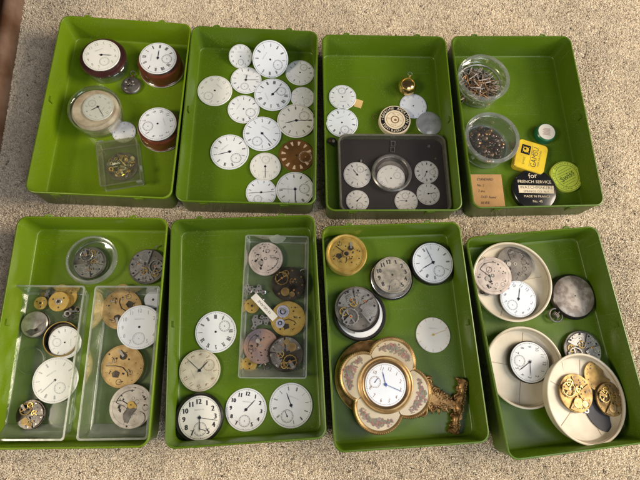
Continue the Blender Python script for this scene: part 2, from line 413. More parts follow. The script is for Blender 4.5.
# ------------------------------------------------------------------ movements
def gear(mb, r, z, t, m, x=0, y=0, teeth=36, spokes=4, solid=False, tooth=.05):
    if solid:
        pts = []
        for k in range(teeth * 2):
            a = PI * k / teeth; q = r if k % 2 else r * (1 - tooth); pts.append((x + q * math.cos(a), y + q * math.sin(a)))
        mb.poly(pts, z, z + t, m)
    else:
        n = teeth * 2; vs = []
        for zz in (z, z + t):
            for k in range(n):
                a = 2 * PI * k / n; q = r if k % 2 else r * (1 - tooth); vs.append((x + q * math.cos(a), y + q * math.sin(a), zz))
            for k in range(n):
                a = 2 * PI * k / n; vs.append((x + r * .78 * math.cos(a), y + r * .78 * math.sin(a), zz))
        fs = []
        for k in range(n):
            j = (k + 1) % n
            fs += [(2 * n + k, 2 * n + j, 3 * n + j, 3 * n + k)[::-1], (k, j, 2 * n + j, 2 * n + k), (3 * n + k, 3 * n + j, n + j, n + k)]
        mb.add(vs, fs, m)
        for k in range(spokes):
            a = 2 * PI * k / spokes + .4
            mb.bar(x, y, x + r * .8 * math.cos(a), y + r * .8 * math.sin(a), r * .12, z + .001, m, t=t * .8)
    mb.cyl(r * .16, z - .002, z + t + .03, m, x, y, n=14)
def spiral(mb, r, z, m, x=0, y=0, turns=4, w=.015):
    P = [(x + r * (k / (turns * 20)) * math.cos(2 * PI * k / 20), y + r * (k / (turns * 20)) * math.sin(2 * PI * k / 20), z) for k in range(4, turns * 20)]
    mb.tube(P, w, m, n=4)
def cap_arc(cx, cy, r0, r1, a0, a1, n=14):
    """an annular sector with rounded look, counter-clockwise"""
    o = [(cx + r1 * math.cos(a0 + (a1 - a0) * k / n), cy + r1 * math.sin(a0 + (a1 - a0) * k / n)) for k in range(n + 1)]
    i = [(cx + r0 * math.cos(a1 - (a1 - a0) * k / n), cy + r0 * math.sin(a1 - (a1 - a0) * k / n)) for k in range(n + 1)]
    return o + i
def screw(par, x, y, z, r, m=None, name='screw', slot=True):
    mb = MB(); m = m or NICKL
    mb.cyl(r, z, z + .045, m, x, y, n=14)
    if slot:
        a = random.random() * PI; mb.bar(x - r * .9 * math.cos(a), y - r * .9 * math.sin(a), x + r * .9 * math.cos(a), y + r * .9 * math.sin(a), r * .28, z + .047, HOLE)
    return mb.build(name, par)
def jewel(par, x, y, z, r):
    mb = MB(); mb.ring(r * .6, r, z, z + .04, GOLD, x, y, n=20); mb.cyl(r * .62, z, z + .02, RUBY, x, y, n=16); return mb.build('jewel', par)
def movement_parts(r, R, z=0, pal='nickel', kind='bridge', seed=1, th=.42, dome=False):
    """plates, bridges, wheels and screws of a watch movement, as parts of r"""
    rnd = random.Random(seed)
    base, top, whl, scr = {'nickel': (NICK, NICKL, NICKL, STEEL), 'brass': (BRASS, BRASS, NICK, NICKL), 'gold': (GOLD, GOLD, BRASS, STEEL),
        'dark': (NICKD, NICKD, OLDBR, NICK), 'bronze': (DARKB, DARKB, OLDBR, OLDBR), 'copper': (COPPER, COPPER, NICKD, NICKL), 'oldbrass': (OLDBR, OLDBR, BRASS, DARKB),
        'pink': (NICKP, NICKP, NICK, NICKL)}[pal]
    if kind == 'bridge': base = {'nickel': NICKD, 'brass': OLDBR, 'gold': OLDBR, 'dark': DARKB, 'bronze': DARKB, 'oldbrass': OLDBR, 'copper': NICKD, 'pink': NICKD}[pal]
    mb = MB()
    mb.lathe([(0, z), (R * .93, z), (R * .93, z + th * .45), (R, z + th * .5), (R, z + th - .05), (R - .04, z + th), (0, z + th)], base, 56)
    zt = z + th
    n = {'dialside': 34, 'bridge': 10, 'brassplate': 16}.get(kind, 12)
    for k in range(n):
        a = rnd.random() * 2 * PI; q = R * (.12 + .80 * math.sqrt(rnd.random())); rr = R * rnd.choice([.016, .022, .03, .045])
        mb.disc(rr, zt + .006, HOLE, q * math.cos(a), q * math.sin(a), n=12)
    if kind == 'dialside':      # bare bottom plate: many holes, recesses, a setting lever
        mb.flatring(R * .84, R * .85, zt + .005, MATS['tarnished_nickel'])
        mb.build('plate', r)
        q = MB()
        for k in range(4):
            a = 3.3 + rnd.random() * 1.6; d = R * (.2 + .45 * rnd.random())
            M = Matrix.Translation((d * math.cos(a), d * math.sin(a), 0)) @ Matrix.Rotation(rnd.random() * 3, 4, 'Z')
            q.bar(-R * .08, 0, R * .08, 0, R * .11, zt + .008 + .002 * k, HOLE, M)
        for k in range(5):
            a = rnd.random() * 6.28; dd = R * (.3 + .4 * rnd.random()); w_ = R * (.06 + .1 * rnd.random()); x_, y_ = dd * math.cos(a), dd * math.sin(a)
            q.flatring(w_ * .86, w_, zt + .006 + .0006 * k, DARKB, x_, y_, n=20)
        q.build('setting_slot', r)
        q = MB(); a = rnd.random() * 6.28
        q.tube([(R * .72 * math.cos(a + t * .16), R * .72 * math.sin(a + t * .16), zt + .03) for t in range(10)] + [(R * .3 * math.cos(a + 1.7), R * .3 * math.sin(a + 1.7), zt + .03)], R * .018, NICKD, n=6); q.build('click_spring', r)
        q = MB(); q.ring(R * .05, R * .10, zt, zt + .06, scr, n=20); q.build('centre_pinion', r)
        q = MB(); a = 3.9; gear(q, R * .13, zt + .02, .05, NICK, R * .35 * math.cos(a), R * .35 * math.sin(a), 16, solid=True); q.build('setting_wheel', r)
        for k in range(6):
            a = rnd.random() * 6.28; screw(r, R * .7 * math.cos(a), R * .7 * math.sin(a), zt, R * .045, scr)
        return zt
    if kind == 'brassplate':    # full plate seen from the dial side with a keyless lever
        mb.flatring(R * .93, R * .945, zt + .005, MATS['tarnished_brass'])
        mb.build('plate', r)
        q = MB()
        P = [(-R * .75, R * .1), (-R * .3, R * .05), (R * .02, -R * .05), (R * .22, -R * .3), (R * .25, -R * .5)]
        q.tube([(x, y, zt + .04) for x, y in P], .045, DARKB, n=6)
        q.build('lever_spring', r)
        q = MB(); gear(q, R * .16, zt + .02, .06, DARKB, R * .05, R * .45, 18, solid=True); q.bar(-R * .12, R * .75, R * .08, R * .45, R * .12, zt + .09, NICKL, t=.05); q.build('setting_wheel', r)
        q = MB()
        for k in range(5):
            a = 1.2 + k * 1.05 + rnd.random() * .5; dd = R * (.35 + .4 * rnd.random()); w_ = R * (.05 + .09 * rnd.random()); q.flatring(w_ * .84, w_, zt + .006 + .0006 * k, DARKB, dd * math.cos(a), dd * math.sin(a), n=20)
            q.bar(dd * math.cos(a), dd * math.sin(a), dd * math.cos(a) + R * .2 * math.cos(k * 2.1), dd * math.sin(a) + R * .2 * math.sin(k * 2.1), R * .035, zt + .010 + .0006 * k, HOLE)
        q.build('recess', r)
        q = MB(); q.poly([(-R * .45, -R * .45), (-R * .2, -R * .5), (-R * .12, -R * .28), (-R * .3, -R * .15), (-R * .48, -R * .25)], zt, zt + .05, DARKB); q.build('bridge', r)
        for k in range(7):
            a = rnd.random() * 6.28; dd = R * (.3 + .5 * rnd.random()); screw(r, dd * math.cos(a), dd * math.sin(a), zt, R * .045, rnd.choice([scr, HOLE]))
        return zt
    for k in range(9):
        a = rnd.random() * 2 * PI; q = R * (.25 + .6 * rnd.random()); M = Matrix.Translation((q * math.cos(a), q * math.sin(a), 0)) @ Matrix.Rotation(rnd.random() * 3, 4, 'Z')
        mb.bar(-R * .09, 0, R * .09, R * .03, R * .07, zt + .007 + k * .0006, HOLE if k % 2 else NICKD, M)
    mb.build('plate', r)
    t2 = .16
    # bridges of uneven span with dark gaps between them, engraved and pierced
    a0 = seed * 1.3; sp_ = [0.0, 1.25 + rnd.random() * .4, 2.55 + rnd.random() * .3, 4.05]
    for i in range(3):
        q = MB(); h_ = t2 - .02 * i; s0, s1 = sp_[i] + .06, sp_[i + 1] - .06
        out = []
        for k in range(19):
            a = a0 + s0 + (s1 - s0) * k / 18; rr_ = R * (.93 - .03 * i); out.append((rr_ * math.cos(a), rr_ * math.sin(a)))
        for k in range(19):
            t = 1 - k / 18; a = a0 + s0 + (s1 - s0) * t; rr_ = R * (.14 + .16 * (math.sin(t * PI * (1 + i) + seed) ** 2) + (.18 if i == 2 else 0)); out.append((rr_ * math.cos(a), rr_ * math.sin(a)))
        q.poly(out, zt, zt + h_, top)
        for k in range(5):
            a = a0 + s0 + (s1 - s0) * (.1 + .8 * rnd.random()); dd = R * (.42 + .42 * rnd.random()); q.disc(R * rnd.choice([.02, .03, .04]), zt + h_ + .005, HOLE, dd * math.cos(a), dd * math.sin(a), n=10)
        for k in range(3):      # engraved scrolls
            a = a0 + s0 + (s1 - s0) * (.2 + .6 * rnd.random()); dd = R * (.5 + .3 * rnd.random()); w_ = R * (.08 + .08 * rnd.random()); b = rnd.random() * 6
            for e in range(8):
                x_, y_ = dd * math.cos(a), dd * math.sin(a)
                q.bar(x_ + w_ * math.cos(b + e * .45), y_ + w_ * math.sin(b + e * .45), x_ + w_ * math.cos(b + e * .45 + .45), y_ + w_ * math.sin(b + e * .45 + .45), R * .016, zt + h_ + .004, DARKB)
        q.build('bridge', r)
    zb = zt + t2
    for s_, d_, rr in ((2.95, .30, .22), (4.35, .62, .20)):
        a = a0 + s_; q = MB(); gear(q, R * rr, zt + .02, .07, OLDBR if pal == 'bronze' else GOLD, R * d_ * math.cos(a), R * d_ * math.sin(a), 30); q.build('train_wheel', r)
    for s_, d_ in ((.2, .8), (1.05, .82), (1.75, .8), (2.4, .8), (3.0, .83), (3.8, .8)):
        a = a0 + s_; screw(r, R * d_ * math.cos(a), R * d_ * math.sin(a), zb - .03, R * .055, scr)
    for s_, d_ in ((.9, .38), (1.6, .5), (3.1, .45)):
        a = a0 + s_; jewel(r, R * d_ * math.cos(a), R * d_ * math.sin(a), zb, R * .055)
    # ratchet and crown wheels lying on the bridge
    for s_, d_, rr in ((.55, .52, .25), (1.25, .66, .16)):
        a = a0 + s_; q = MB(); gear(q, R * rr, zb + .01, .05, whl if pal != 'nickel' else NICKL, R * d_ * math.cos(a), R * d_ * math.sin(a), 28, solid=True)
        spiral(q, R * rr * .8, zb + .07, MATS['tarnished_nickel'], R * d_ * math.cos(a), R * d_ * math.sin(a), 3, .012)
        q.build('winding_wheel', r)
    a = a0 + 5.0; bx, by = R * .50 * math.cos(a), R * .50 * math.sin(a)
    q = MB(); q.ring(R * .33, R * .385, zt + .12, zt + .20, whl, bx, by, n=40)
    for k in range(2): q.bar(bx + R * .35 * math.cos(a0 + k * PI), by + R * .35 * math.sin(a0 + k * PI), bx, by, R * .06, zt + .13, whl, t=.05)
    for k in range(14):
        b = 2 * PI * k / 14; q.cyl(R * .022, zt + .13, zt + .19, whl, bx + R * .40 * math.cos(b), by + R * .40 * math.sin(b), n=8)
    spiral(q, R * .2, zt + .16, STEEL, bx, by, 4, .010)
    q.build('balance_wheel', r)
    q = MB(); ca = a; M = Matrix.Translation((bx, by, 0)) @ Matrix.Rotation(ca, 4, 'Z')
    q.poly([(-R * .09, -R * .06), (R * .1, -R * .09), (R * .42, -R * .13), (R * .42, R * .13), (R * .1, R * .09), (-R * .09, R * .06)], zt + .22, zt + .30, top, M)
    q.build('balance_cock', r); jewel(r, bx, by, zt + .30, R * .06); c_ = 1.0 * R * .33
    screw(r, bx + c_ * math.cos(ca), by + c_ * math.sin(ca), zt + .30, R * .05, scr)
    return zb
def movement(fr, px, py, d, up, label, pal='nickel', kind='bridge', seed=1, z=.22, th=.42, group='loose watch movements', tx=0, ty=0, stem=None):
    r, k, M = root('watch_movement', label, 'watch movement', fr, px, py, z, up, group, ztop=z + th, tx=tx, ty=ty)
    R = d / 2 * k
    movement_parts(r, R, 0, pal, kind, seed, th)
    if stem is not None:
        q = MB(); a = rad(90 - (stem - up)); q.tube([(R * .9 * math.cos(a), R * .9 * math.sin(a), th * .6), (R * 1.15 * math.cos(a), R * 1.15 * math.sin(a), th * .6), (R * 1.32 * math.cos(a - .12), R * 1.32 * math.sin(a - .12), th * .6)], [.06, .05, .09], NICKD, n=8); q.build('winding_stem', r)
    return r, R

# ------------------------------------------------------------------ trays
TR = [(-28.39239, 26.66437, .1792, -.00801, .01197, .0056, -.03174), (-11.76628, 29.50691, .19451, -.00502, -.00371, -.09857, -.08669),
      (5.37584, 32.60792, .22156, .01264, -.01051, -.03186, -.00239), (22.4976, 36.9252, .24411, .0096, -.00766, .02035, -.05601),
      (-23.32482, .07623, .20854, -.00194, -.0024, .21782, -.02103), (-6.12337, 3.94789, .25849, .00711, -.00065, .00868, .01086),
      (10.95501, 6.93363, .25734, -.00389, .00041, .01646, .01341), (28.39713, 9.91724, .30936, -.00641, .00247, -.0158, -.00493)]
FR = []
for (x, y, a, b, c, w, l) in TR:
    FR.append(Matrix.Translation((x, y, 0)) @ Matrix.Rotation(a, 4, 'Z') @ Matrix.Rotation(b, 4, 'X') @ Matrix.Rotation(c, 4, 'Y'))
def rrect(w, l, r, z, n=7):
    P = []
    for (sx, sy, a0) in ((1, 1, 0), (-1, 1, PI / 2), (-1, -1, PI), (1, -1, 1.5 * PI)):
        for k in range(n):
            a = a0 + PI / 2 * k / (n - 1); P.append((sx * (w - r) + r * math.cos(a), sy * (l - r) + r * math.sin(a), z))
    return P
def loft(mb, loops, m, capA=True, capB=True):
    n = len(loops[0]); vs = [p for L in loops for p in L]; fs = []
    for i in range(len(loops) - 1):
        for k in range(n): fs.append((i * n + k, i * n + (k + 1) % n, (i + 1) * n + (k + 1) % n, (i + 1) * n + k))
    if capA: fs.append(list(range(n - 1, -1, -1)))
    if capB: fs.append([(len(loops) - 1) * n + k for k in range(n)])
    return mb.add(vs, fs, m)
tray_labels = ['green tray holding three dials on brown holders, a jar and a small clear box', 'green tray filled with loose white dials and one brown dial',
    'green tray holding the black-lined display case and a gold ball', 'green tray holding two jars, the yellow tin and a brown paper note',
    'bright green tray holding two long clear boxes of watch parts', 'green tray holding one long clear box and five round dials',
    'green tray holding the flower-shaped gilt clock and gold movement', 'green tray holding three round cream dishes and a silver watch case']
def tray(i):
    x, y, a, b, c, w, l = TR[i]
    W = (TW_ + w) / 2; L = (TL_ + l) / 2; H = TH_
    r = bpy.data.objects.new('plastic_tray', None); r.empty_display_size = .02; col.objects.link(r)
    tag(r, tray_labels[i], 'tray', 'green plastic trays on the carpet')
    setmw(r, FR[i], 0, 0, 0)
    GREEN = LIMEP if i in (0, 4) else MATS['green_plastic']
    mb = MB()
    rc = 1.0
    lp = [rrect(W - .32, L - .32, rc - .1, 0), rrect(W - .20, L - .20, rc, .14), rrect(W - .13, L - .13, rc, H - .34), rrect(W - .12, L - .12, rc, H - .30),
          rrect(W - .01, L - .01, rc + .1, H - .28), rrect(W, L, rc + .1, H - .06), rrect(W - .05, L - .05, rc + .06, H), rrect(W - .17, L - .17, rc, H),
          rrect(W - .22, L - .22, rc - .05, H - .06), rrect(W - .32, L - .32, rc - .2, .45), rrect(W - .36, L - .36, rc - .25, .28), rrect(W - .48, L - .48, rc - .35, .205), rrect(W - .8, L - .8, .4, .2)]
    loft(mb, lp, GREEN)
    mb.build('tray_body', r, smooth=50)
    for sx in (-.30, .27):       # slanted catches on the near wall, hooks on the far rim
        q = MB(); X = sx * TW_
        q.poly([(X - .5, -L - .02), (X - .3, -L - .10), (X + .5, -L - .02), (X + .5, -L + .14), (X - .5, -L + .14)], H - .9, H - .32, GREEN)
        q.box(X - .55, -L - .06, H - 1.6, X - .42, -L + .12, H - .33, GREEN)
        q.build('catch', r)
        q = MB(); q.tube([(X - .45, L - .05, H - .15), (X - .36, L + .10, H - .08), (X - .05, L + .20, H - .05), (X + .26, L + .12, H - .08), (X + .32, L - .05, H - .15)], .12, GREEN, n=8); q.build('hook', r)
    for s in (-1, 1):
        q = MB(); X0 = s * (W - .27); q.box(min(X0, X0 - s * .16), .1, H - 1.35, max(X0, X0 - s * .16), .22, H - .7, GREEN); q.box(min(X0, X0 - s * .18), .1, H - .72, max(X0, X0 - s * .18), .75, H - .6, GREEN); q.build('side_nub', r)
    return r
for i in range(8): tray(i)

# ------------------------------------------------------------------ containers
def lathe_thing(name, label, cat, fr, px, py, z, prof_parts, ztop=None, up=0, group=None, tx=0, ty=0):
    """prof_parts: (part name, [(r,z)...] in units of the radius k? already cm, material)"""
    r, k, M = root(name, label, cat, fr, px, py, z, up, group, ztop, tx, ty)
    for nm, prof, m in prof_parts(k): MB().lathe(prof, m, 64).build(nm, r)
    return r, k, M
def rect_from(fr, cs, z):
    P = [place(fr, u, v, z) for u, v in cs]       # TL TR BR BL
    c = sum(P, Vector()) / 4
    ax = ((P[1] - P[0]) + (P[2] - P[3])) / 2; ay = ((P[0] - P[3]) + (P[1] - P[2])) / 2
    ang = math.atan2(ax.y, ax.x)
    return c.x, c.y, ax.length, ay.length, ang
def clearbox(name, label, cat, fr, cs, z, ztop, draft=.15, lid=False, rc=.25, wall=.13, group=None, mat_=None, matr=None, foot=False):
    x, y, w, l, ang = rect_from(fr, cs, ztop)
    r = bpy.data.objects.new(name, None); r.empty_display_size = .02; col.objects.link(r)
    tag(r, label, cat, group); M = setmw(r, fr, x, y, z, ang)
    H = ztop - z; W = w / 2; L = l / 2; mb = MB(); mat_ = mat_ or CLEARP; matr = matr or CLEARE
    loft(mb, [rrect(W - draft, L - draft, rc, 0), rrect(W - .02, L - .02, rc, H - .1)], mat_, True, False)
    loft(mb, [rrect(W - wall, L - wall, rc * .7, H - .1), rrect(W - draft - wall, L - draft - wall, rc * .7, .12)], mat_, False, True)
    mb.build('box_body', r, smooth=30)
    mb = MB(); loft(mb, [rrect(W - .02, L - .02, rc, H - .1), rrect(W, L, rc, H - .08), rrect(W, L, rc, H), rrect(W - wall, L - wall, rc * .7, H), rrect(W - wall, L - wall, rc * .7, H - .1)], matr, False, False)
    mb.build('rim', r, smooth=30)
    mb = MB(); b = .10
    loft(mb, [rrect(W - draft + .02, L - draft + .02, rc, .02), rrect(W - draft + .03, L - draft + .03, rc, b), rrect(W - draft - wall - .02, L - draft - wall - .02, rc * .7, b + .04), rrect(W - draft - wall - .06, L - draft - wall - .06, rc * .7, .13)], matr, False, False)
    mb.build('foot_ridge', r, smooth=30)
    if H > 2:       # the thick sloping near end
        mb = MB(); i0 = draft + wall
        mb.add([(-W + i0, -L + wall + .02, H * .55), (W - i0, -L + wall + .02, H * .55), (W - i0, -L + i0 + .75, .14), (-W + i0, -L + i0 + .75, .14)], [(0, 1, 2, 3)], matr)
        mb.add([(-W + i0, -L + wall + .02, H * .55), (-W + i0, -L + i0 + .75, .14), (-W + i0, -L + i0, .14)], [(0, 1, 2)], matr)
        mb.add([(W - i0, -L + wall + .02, H * .55), (W - i0, -L + i0 + .75, .14), (W - i0, -L + i0, .14)], [(0, 2, 1)], matr)
        mb.build('end_ledge', r, smooth=0)
    return r, M, W, L, H
# ------------------------------------------------------------------ carpet: a sheet of yarn loops
def carpet():
    rs = np.random.RandomState(3)
    mb = MB()
    m, nt, b = nodemat('carpet_backing'); b.inputs['Base Color'].default_value = (.80, .69, .53, 1); b.inputs['Roughness'].default_value = 1
    mb.add([(-95, -60, -.24), (95, -60, -.24), (95, 105, -.24), (-95, 105, -.24)], [(0, 1, 2, 3)], m)
    o = mb.build('carpet', smooth=0); tag(o, kind='structure')
    # every yarn end is a short leaning twisted tuft
    sp = .225
    X, Y = np.meshgrid(np.arange(-57, 47, sp), np.arange(-24, 72, sp)); X = X.ravel(); Y = Y.ravel()
    X = X + rs.uniform(-.12, .12, X.size); Y = Y + rs.uniform(-.12, .12, Y.size)
    keep = np.ones(X.size, bool)
    for (x, y, a, b_, c, w, l) in TR:
        dx = X - x; dy = Y - y; u = dx * math.cos(a) + dy * math.sin(a); v = -dx * math.sin(a) + dy * math.cos(a)
        keep &= ~((np.abs(u) < TW_ / 2 - .55) & (np.abs(v) < TL_ / 2 - .55))
    # keep what the room could see around the trays
    X = X[keep]; Y = Y[keep]; n = X.size
    # each tuft is four short bent strands of yarn
    T = 4; tn = X.size
    ti = np.repeat(np.arange(tn), T); n = ti.size
    ph = rs.uniform(0, 6.28, n); X0 = X[ti] + .075 * np.cos(ph); Y0 = Y[ti] + .075 * np.sin(ph)
    tl = rs.normal(0, .07, (tn, 2))[ti]; lean = tl + rs.normal(0, .11, (n, 2)) + .10 * np.stack([np.cos(ph), np.sin(ph)], 1)
    curl = rs.normal(0, .07, (n, 2))
    h = rs.uniform(.88, 1.04, n) * (1 + .10 * np.sin(X0 * .5 + np.sin(Y0 * .7)) * np.sin(Y0 * .45 + X0 * .2))
    K = 3; LV = [(0, .066), (.45, .078), (.85, .068), (1.0, .025)]
    V = np.zeros((n, len(LV) * K, 3), np.float32)
    for i, (t, rr) in enumerate(LV):
        bx = X0 + lean[:, 0] * t * t + curl[:, 0] * math.sin(t * 5); by = Y0 + lean[:, 1] * t * t + curl[:, 1] * math.sin(t * 5)
        bz = -.36 + .38 * t * h - .10 * (lean ** 2).sum(1) * t
        for k in range(K):
            a = ph + 2 * math.pi * k / K + i * .8
            V[:, i * K + k, 0] = bx + rr * np.cos(a); V[:, i * K + k, 1] = by + rr * np.sin(a); V[:, i * K + k, 2] = bz + .05 * np.cos(a) * (i == 3)
    faces = []
    for i in range(len(LV) - 1):
        for k in range(K): faces.append((i * K + k, i * K + (k + 1) % K, (i + 1) * K + (k + 1) % K, (i + 1) * K + k))
    faces = np.array(faces, np.int32)
    Fa = (faces[None] + (np.arange(n, dtype=np.int32) * len(LV) * K)[:, None, None]).reshape(-1)
    me = bpy.data.meshes.new('carpet_pile')
    nv = n * len(LV) * K; nf = n * len(faces)
    me.vertices.add(nv); me.vertices.foreach_set('co', (V.reshape(-1) * S))
    me.loops.add(nf * 4); me.loops.foreach_set('vertex_index', Fa)
    me.polygons.add(nf); me.polygons.foreach_set('loop_start', np.arange(0, nf * 4, 4, dtype=np.int32))
    me.update(calc_edges=True)
    me.shade_smooth()
    # yarn colour: heathered beige with odd dark flecks
    base = np.array([.87, .755, .59]); pal = np.stack([base * 1.05, base, base * .88, np.array([.66, .54, .42]), np.array([.42, .32, .23]), np.array([.20, .15, .10])])
    pick = rs.choice(6, tn, p=[.35, .38, .17, .06, .03, .01])
    lf = 1 + .07 * np.sin(X0 * .21 + 1.3 * np.sin(Y0 * .13)) * np.sin(Y0 * .17 + X0 * .05) + .05 * np.sin(X0 * .7 + Y0 * .4) * np.sin(Y0 * .63 - X0 * .3)
    C = pal[pick][ti] * rs.uniform(.94, 1.05, (n, 1)) * lf[:, None]
    CC = np.ones((n, len(LV) * K, 4), np.float32); CC[:, :, :3] = C[:, None, :]
    at = me.color_attributes.new('yarn', 'FLOAT_COLOR', 'POINT'); at.data.foreach_set('color', CC.reshape(-1))
    m, nt, b = nodemat('carpet_yarn'); N = nt.nodes; L = nt.links
    va = N.new('ShaderNodeVertexColor'); va.layer_name = 'yarn'
    tc = N.new('ShaderNodeTexCoord'); no = N.new('ShaderNodeTexNoise'); no.inputs['Scale'].default_value = 900; no.inputs['Detail'].default_value = 3
    L.new(tc.outputs['Object'], no.inputs['Vector'])
    bp = N.new('ShaderNodeBump'); bp.inputs['Strength'].default_value = .25; bp.inputs['Distance'].default_value = .001
    L.new(no.outputs['Fac'], bp.inputs['Height']); L.new(bp.outputs[0], b.inputs['Normal']); L.new(va.outputs['Color'], b.inputs['Base Color'])
    b.inputs['Roughness'].default_value = .95; b.inputs['Specular IOR Level'].default_value = .15; b.inputs['Sheen Weight'].default_value = .15
    me.materials.append(m)
    ob = bpy.data.objects.new('carpet_pile', me); col.objects.link(ob)
    tag(ob, 'beige flecked looped carpet pile under the trays', 'carpet', kind='stuff')
carpet()

# the rounded wooden edge at the left
W0 = Matrix.Identity(4)
def board():
    z = 5.0
    a = place(W0, 25, -2, 0); b = place(W0, 5, 122, 0); d = (b - a).normalized(); nrm = Vector((d.y, -d.x, 0))
    if nrm.x > 0: nrm = -nrm
    A = a - d * 30; B = b + d * 30; ang = math.atan2(d.y, d.x)
    r = bpy.data.objects.new('furniture_base', None); col.objects.link(r); L = (B - A).length
    tag(r, 'brown wooden furniture edge with rounded worn moulding beside the trays', 'furniture')
    setmw(r, W0, A.x, A.y, -.3, ang)
    s = 1 if (Matrix.Rotation(ang, 3, 'Z') @ Vector((0, 1, 0))).dot(nrm) > 0 else -1
    mb = MB(); P = []
    for k in range(15):
        t = PI * k / 14; P.append((s * (.9 - .9 * math.cos(t)), 1.5 + 1.1 * math.sin(t)))
    P = [(0, 0)] + P + [(s * 1.8, 0)]
    n = len(P); NX = 40; vs = []
    for i in range(NX + 1):
        X = L * i / NX; vs += [(X, y, zz) for y, zz in P]
    fs = [(i * n + k, i * n + (k + 1) % n, (i + 1) * n + (k + 1) % n, (i + 1) * n + k) for i in range(NX) for k in range(n)] + [list(range(n)), [NX * n + k for k in range(n)]]
    mb.add(vs, fs, WOODL); mb.build('moulding', r)
    mb = MB(); mb.box(0, min(s * 1.85, s * 3.18), 0, L, max(s * 1.85, s * 3.18), 1.6, WOODD); mb.build('panel', r, smooth=0)
    mb = MB(); mb.box(-10, min(s * 3.2, s * 45), 0, L, max(s * 3.2, s * 45), 17, WOODD); mb.build('added_shade_block', r, smooth=0)  # body added behind the edge, sized to keep the left lamp off the carpet
board()

def holder(fr, px, py, d, up, label, dd, case, zc, lower, dkw, ztop=2.3, glassy=False, dpx=None):
    """dial on its movement, set in a round holder"""
    r, k, M = root('dial_in_holder', label, 'watch dial', fr, px, py, .21, up, 'dials standing on round holders', ztop=ztop)
    R = d / 2 * k
    if glassy:
        MB().lathe([(0, .0), (R * .90, 0), (R * .95, .1), (R * .98, ztop * .55), (R * .93, ztop * .62)], CLEARJ, 56).build('glass_cup', r)
        MB().lathe([(0, .15), (R * .82, .15), (R * .88, ztop * .55), (R * .7, ztop * .6)], MATS['dark_case_metal'], 48).build('inner_cup', r)
        MB().lathe([(R * .80, ztop - 1.0), (R * .98, ztop - .9), (R * 1.03, ztop - .6), (R * .99, ztop - .42), (R * .88, ztop - .36), (0, ztop - .36)], lower, 56).build('holder_ring', r)
    else:
        MB().lathe([(0, 0), (R * .97, 0), (R, .08), (R, .30), (R * .965, .36), (R * .97, ztop - .75), (R * .93, ztop - .55), (R * .85, ztop - .5), (0, ztop - .5)], lower, 56).build('holder_body', r)
        MB().lathe([(R * .985, .02), (R * 1.02, .04), (R * 1.03, .14), (R * 1.0, .22)], NICK, 56).build('foot_ring', r)
    MB().cyl(dd / 2 * k * .96, ztop - .5, ztop - .12, case, n=48).build('movement_body', r)
    dial_part(r, dd / 2 * k, ztop - .12, **dkw)
    return r, k, M
# ================================================================== tray 1
f = FR[0]
holder(f, 102, 56, 46, 335, 'white dial with pale green numerals on a dark glassy holder', 37.5, NICKD, 1, MAROON,
       dict(style='arabic', face=WHITEW, ink=INKGR, sub=(180, .45, .26), hnds=[hour(117, .55)]), 2.3, True)
holder(f, 158.3, 59, 45, 276, 'white dial with bold black strokes on a red brown holder by the tray corner', 37.5, NICKD, 1, BROWNC,
       dict(style='roman_thick', face=WHITE, ink=INK, sub=(180, .48, .27), hnds=[hour(88, .5)]), 2.4)
holder(f, 158, 124.5, 45, 75, 'white dial with small black numerals on a red brown holder, nearest the second tray', 38, NICKD, 1, BROWNC,
       dict(style='arabic', face=WHITE, ink=INK, sub=(180, .52, .27), hnds=[]), 2.3)
# clear jar lined with cotton
r, k, M = root('glass_jar', 'round clear jar with cream lining and a dial inside', 'jar', f, 93.5, 107.5, .21, 0, None, 2.7)
R = 26.5 * k
MB().lathe([(0, 0), (R * .86, 0), (R * .92, .12), (R * .96, 1.9), (R * .99, 2.0)], CLEARJ, 64).build('jar_body', r)
MB().lathe([(R * 1.0, 1.75), (R * 1.02, 1.8), (R * 1.02, 2.3), (R * .97, 2.58), (R * .88, 2.68), (R * .86, 2.66)], CLEARJ, 64).build('lid_rim', r)
MB().lathe([(R * .86, 2.66), (R * .5, 2.72), (0, 2.74)], GLASS, 64).build('lid', r)
MB().lathe([(0, .12), (R * .83, .12), (R * .89, 1.0), (R * .90, 1.9), (R * .82, 2.25), (R * .68, 2.1), (R * .5, 1.9), (0, 1.85)], COTTON, 64).build('lining', r)
dial(f, 98, 107, 31.5, 122, 'ivory dial with blue hands sealed inside the round jar', 'arabic_pale', WHITEW, INKG, hnds=[minute(147, .85), hour(235, .5)], z=2.25, th=.12, group='dials inside containers')
# pendant watch
r, k, M = root('pendant_watch', 'small tarnished grey round pendant with a loop, between the holders', 'pendant', f, 130.5, 84.5, .21, 8, None, .8)
R = 10 * k
MB().lathe([(0, 0), (R * .7, .03), (R, .32), (R * .93, .5), (R * .85, .56), (0, .6)], NICKD, 40).build('case', r)
q = MB(); q.cyl(R * .14, 0, R * .3, OLDBR, n=12, M=Matrix.Translation((0, R * .95, .3)) @ Matrix.Rotation(-PI / 2, 4, 'X')); q.build('crown', r)
q = MB(); q.tube([(R * .28 * math.cos(2 * PI * t / 18), R * 1.5 + R * .28 * math.sin(2 * PI * t / 18), .32) for t in range(18)], .05, NICKL, n=6, closed=True); q.build('bow', r)
q = MB()
for t in range(16):
    a = random.random() * 6.28; d = R * .7 * random.random(); q.cyl(R * .1, .58, .66, DARKB if t % 2 else NICK, d * math.cos(a), d * math.sin(a), n=8)
q.build('relief', r)
dial(f, 124, 131.8, 24, 0, 'smallest white dial, half under the clear box corner', 'arabic_small', WHITE, INK, sub=None, hnds=[], z=.22, group='loose dials', logo=True)
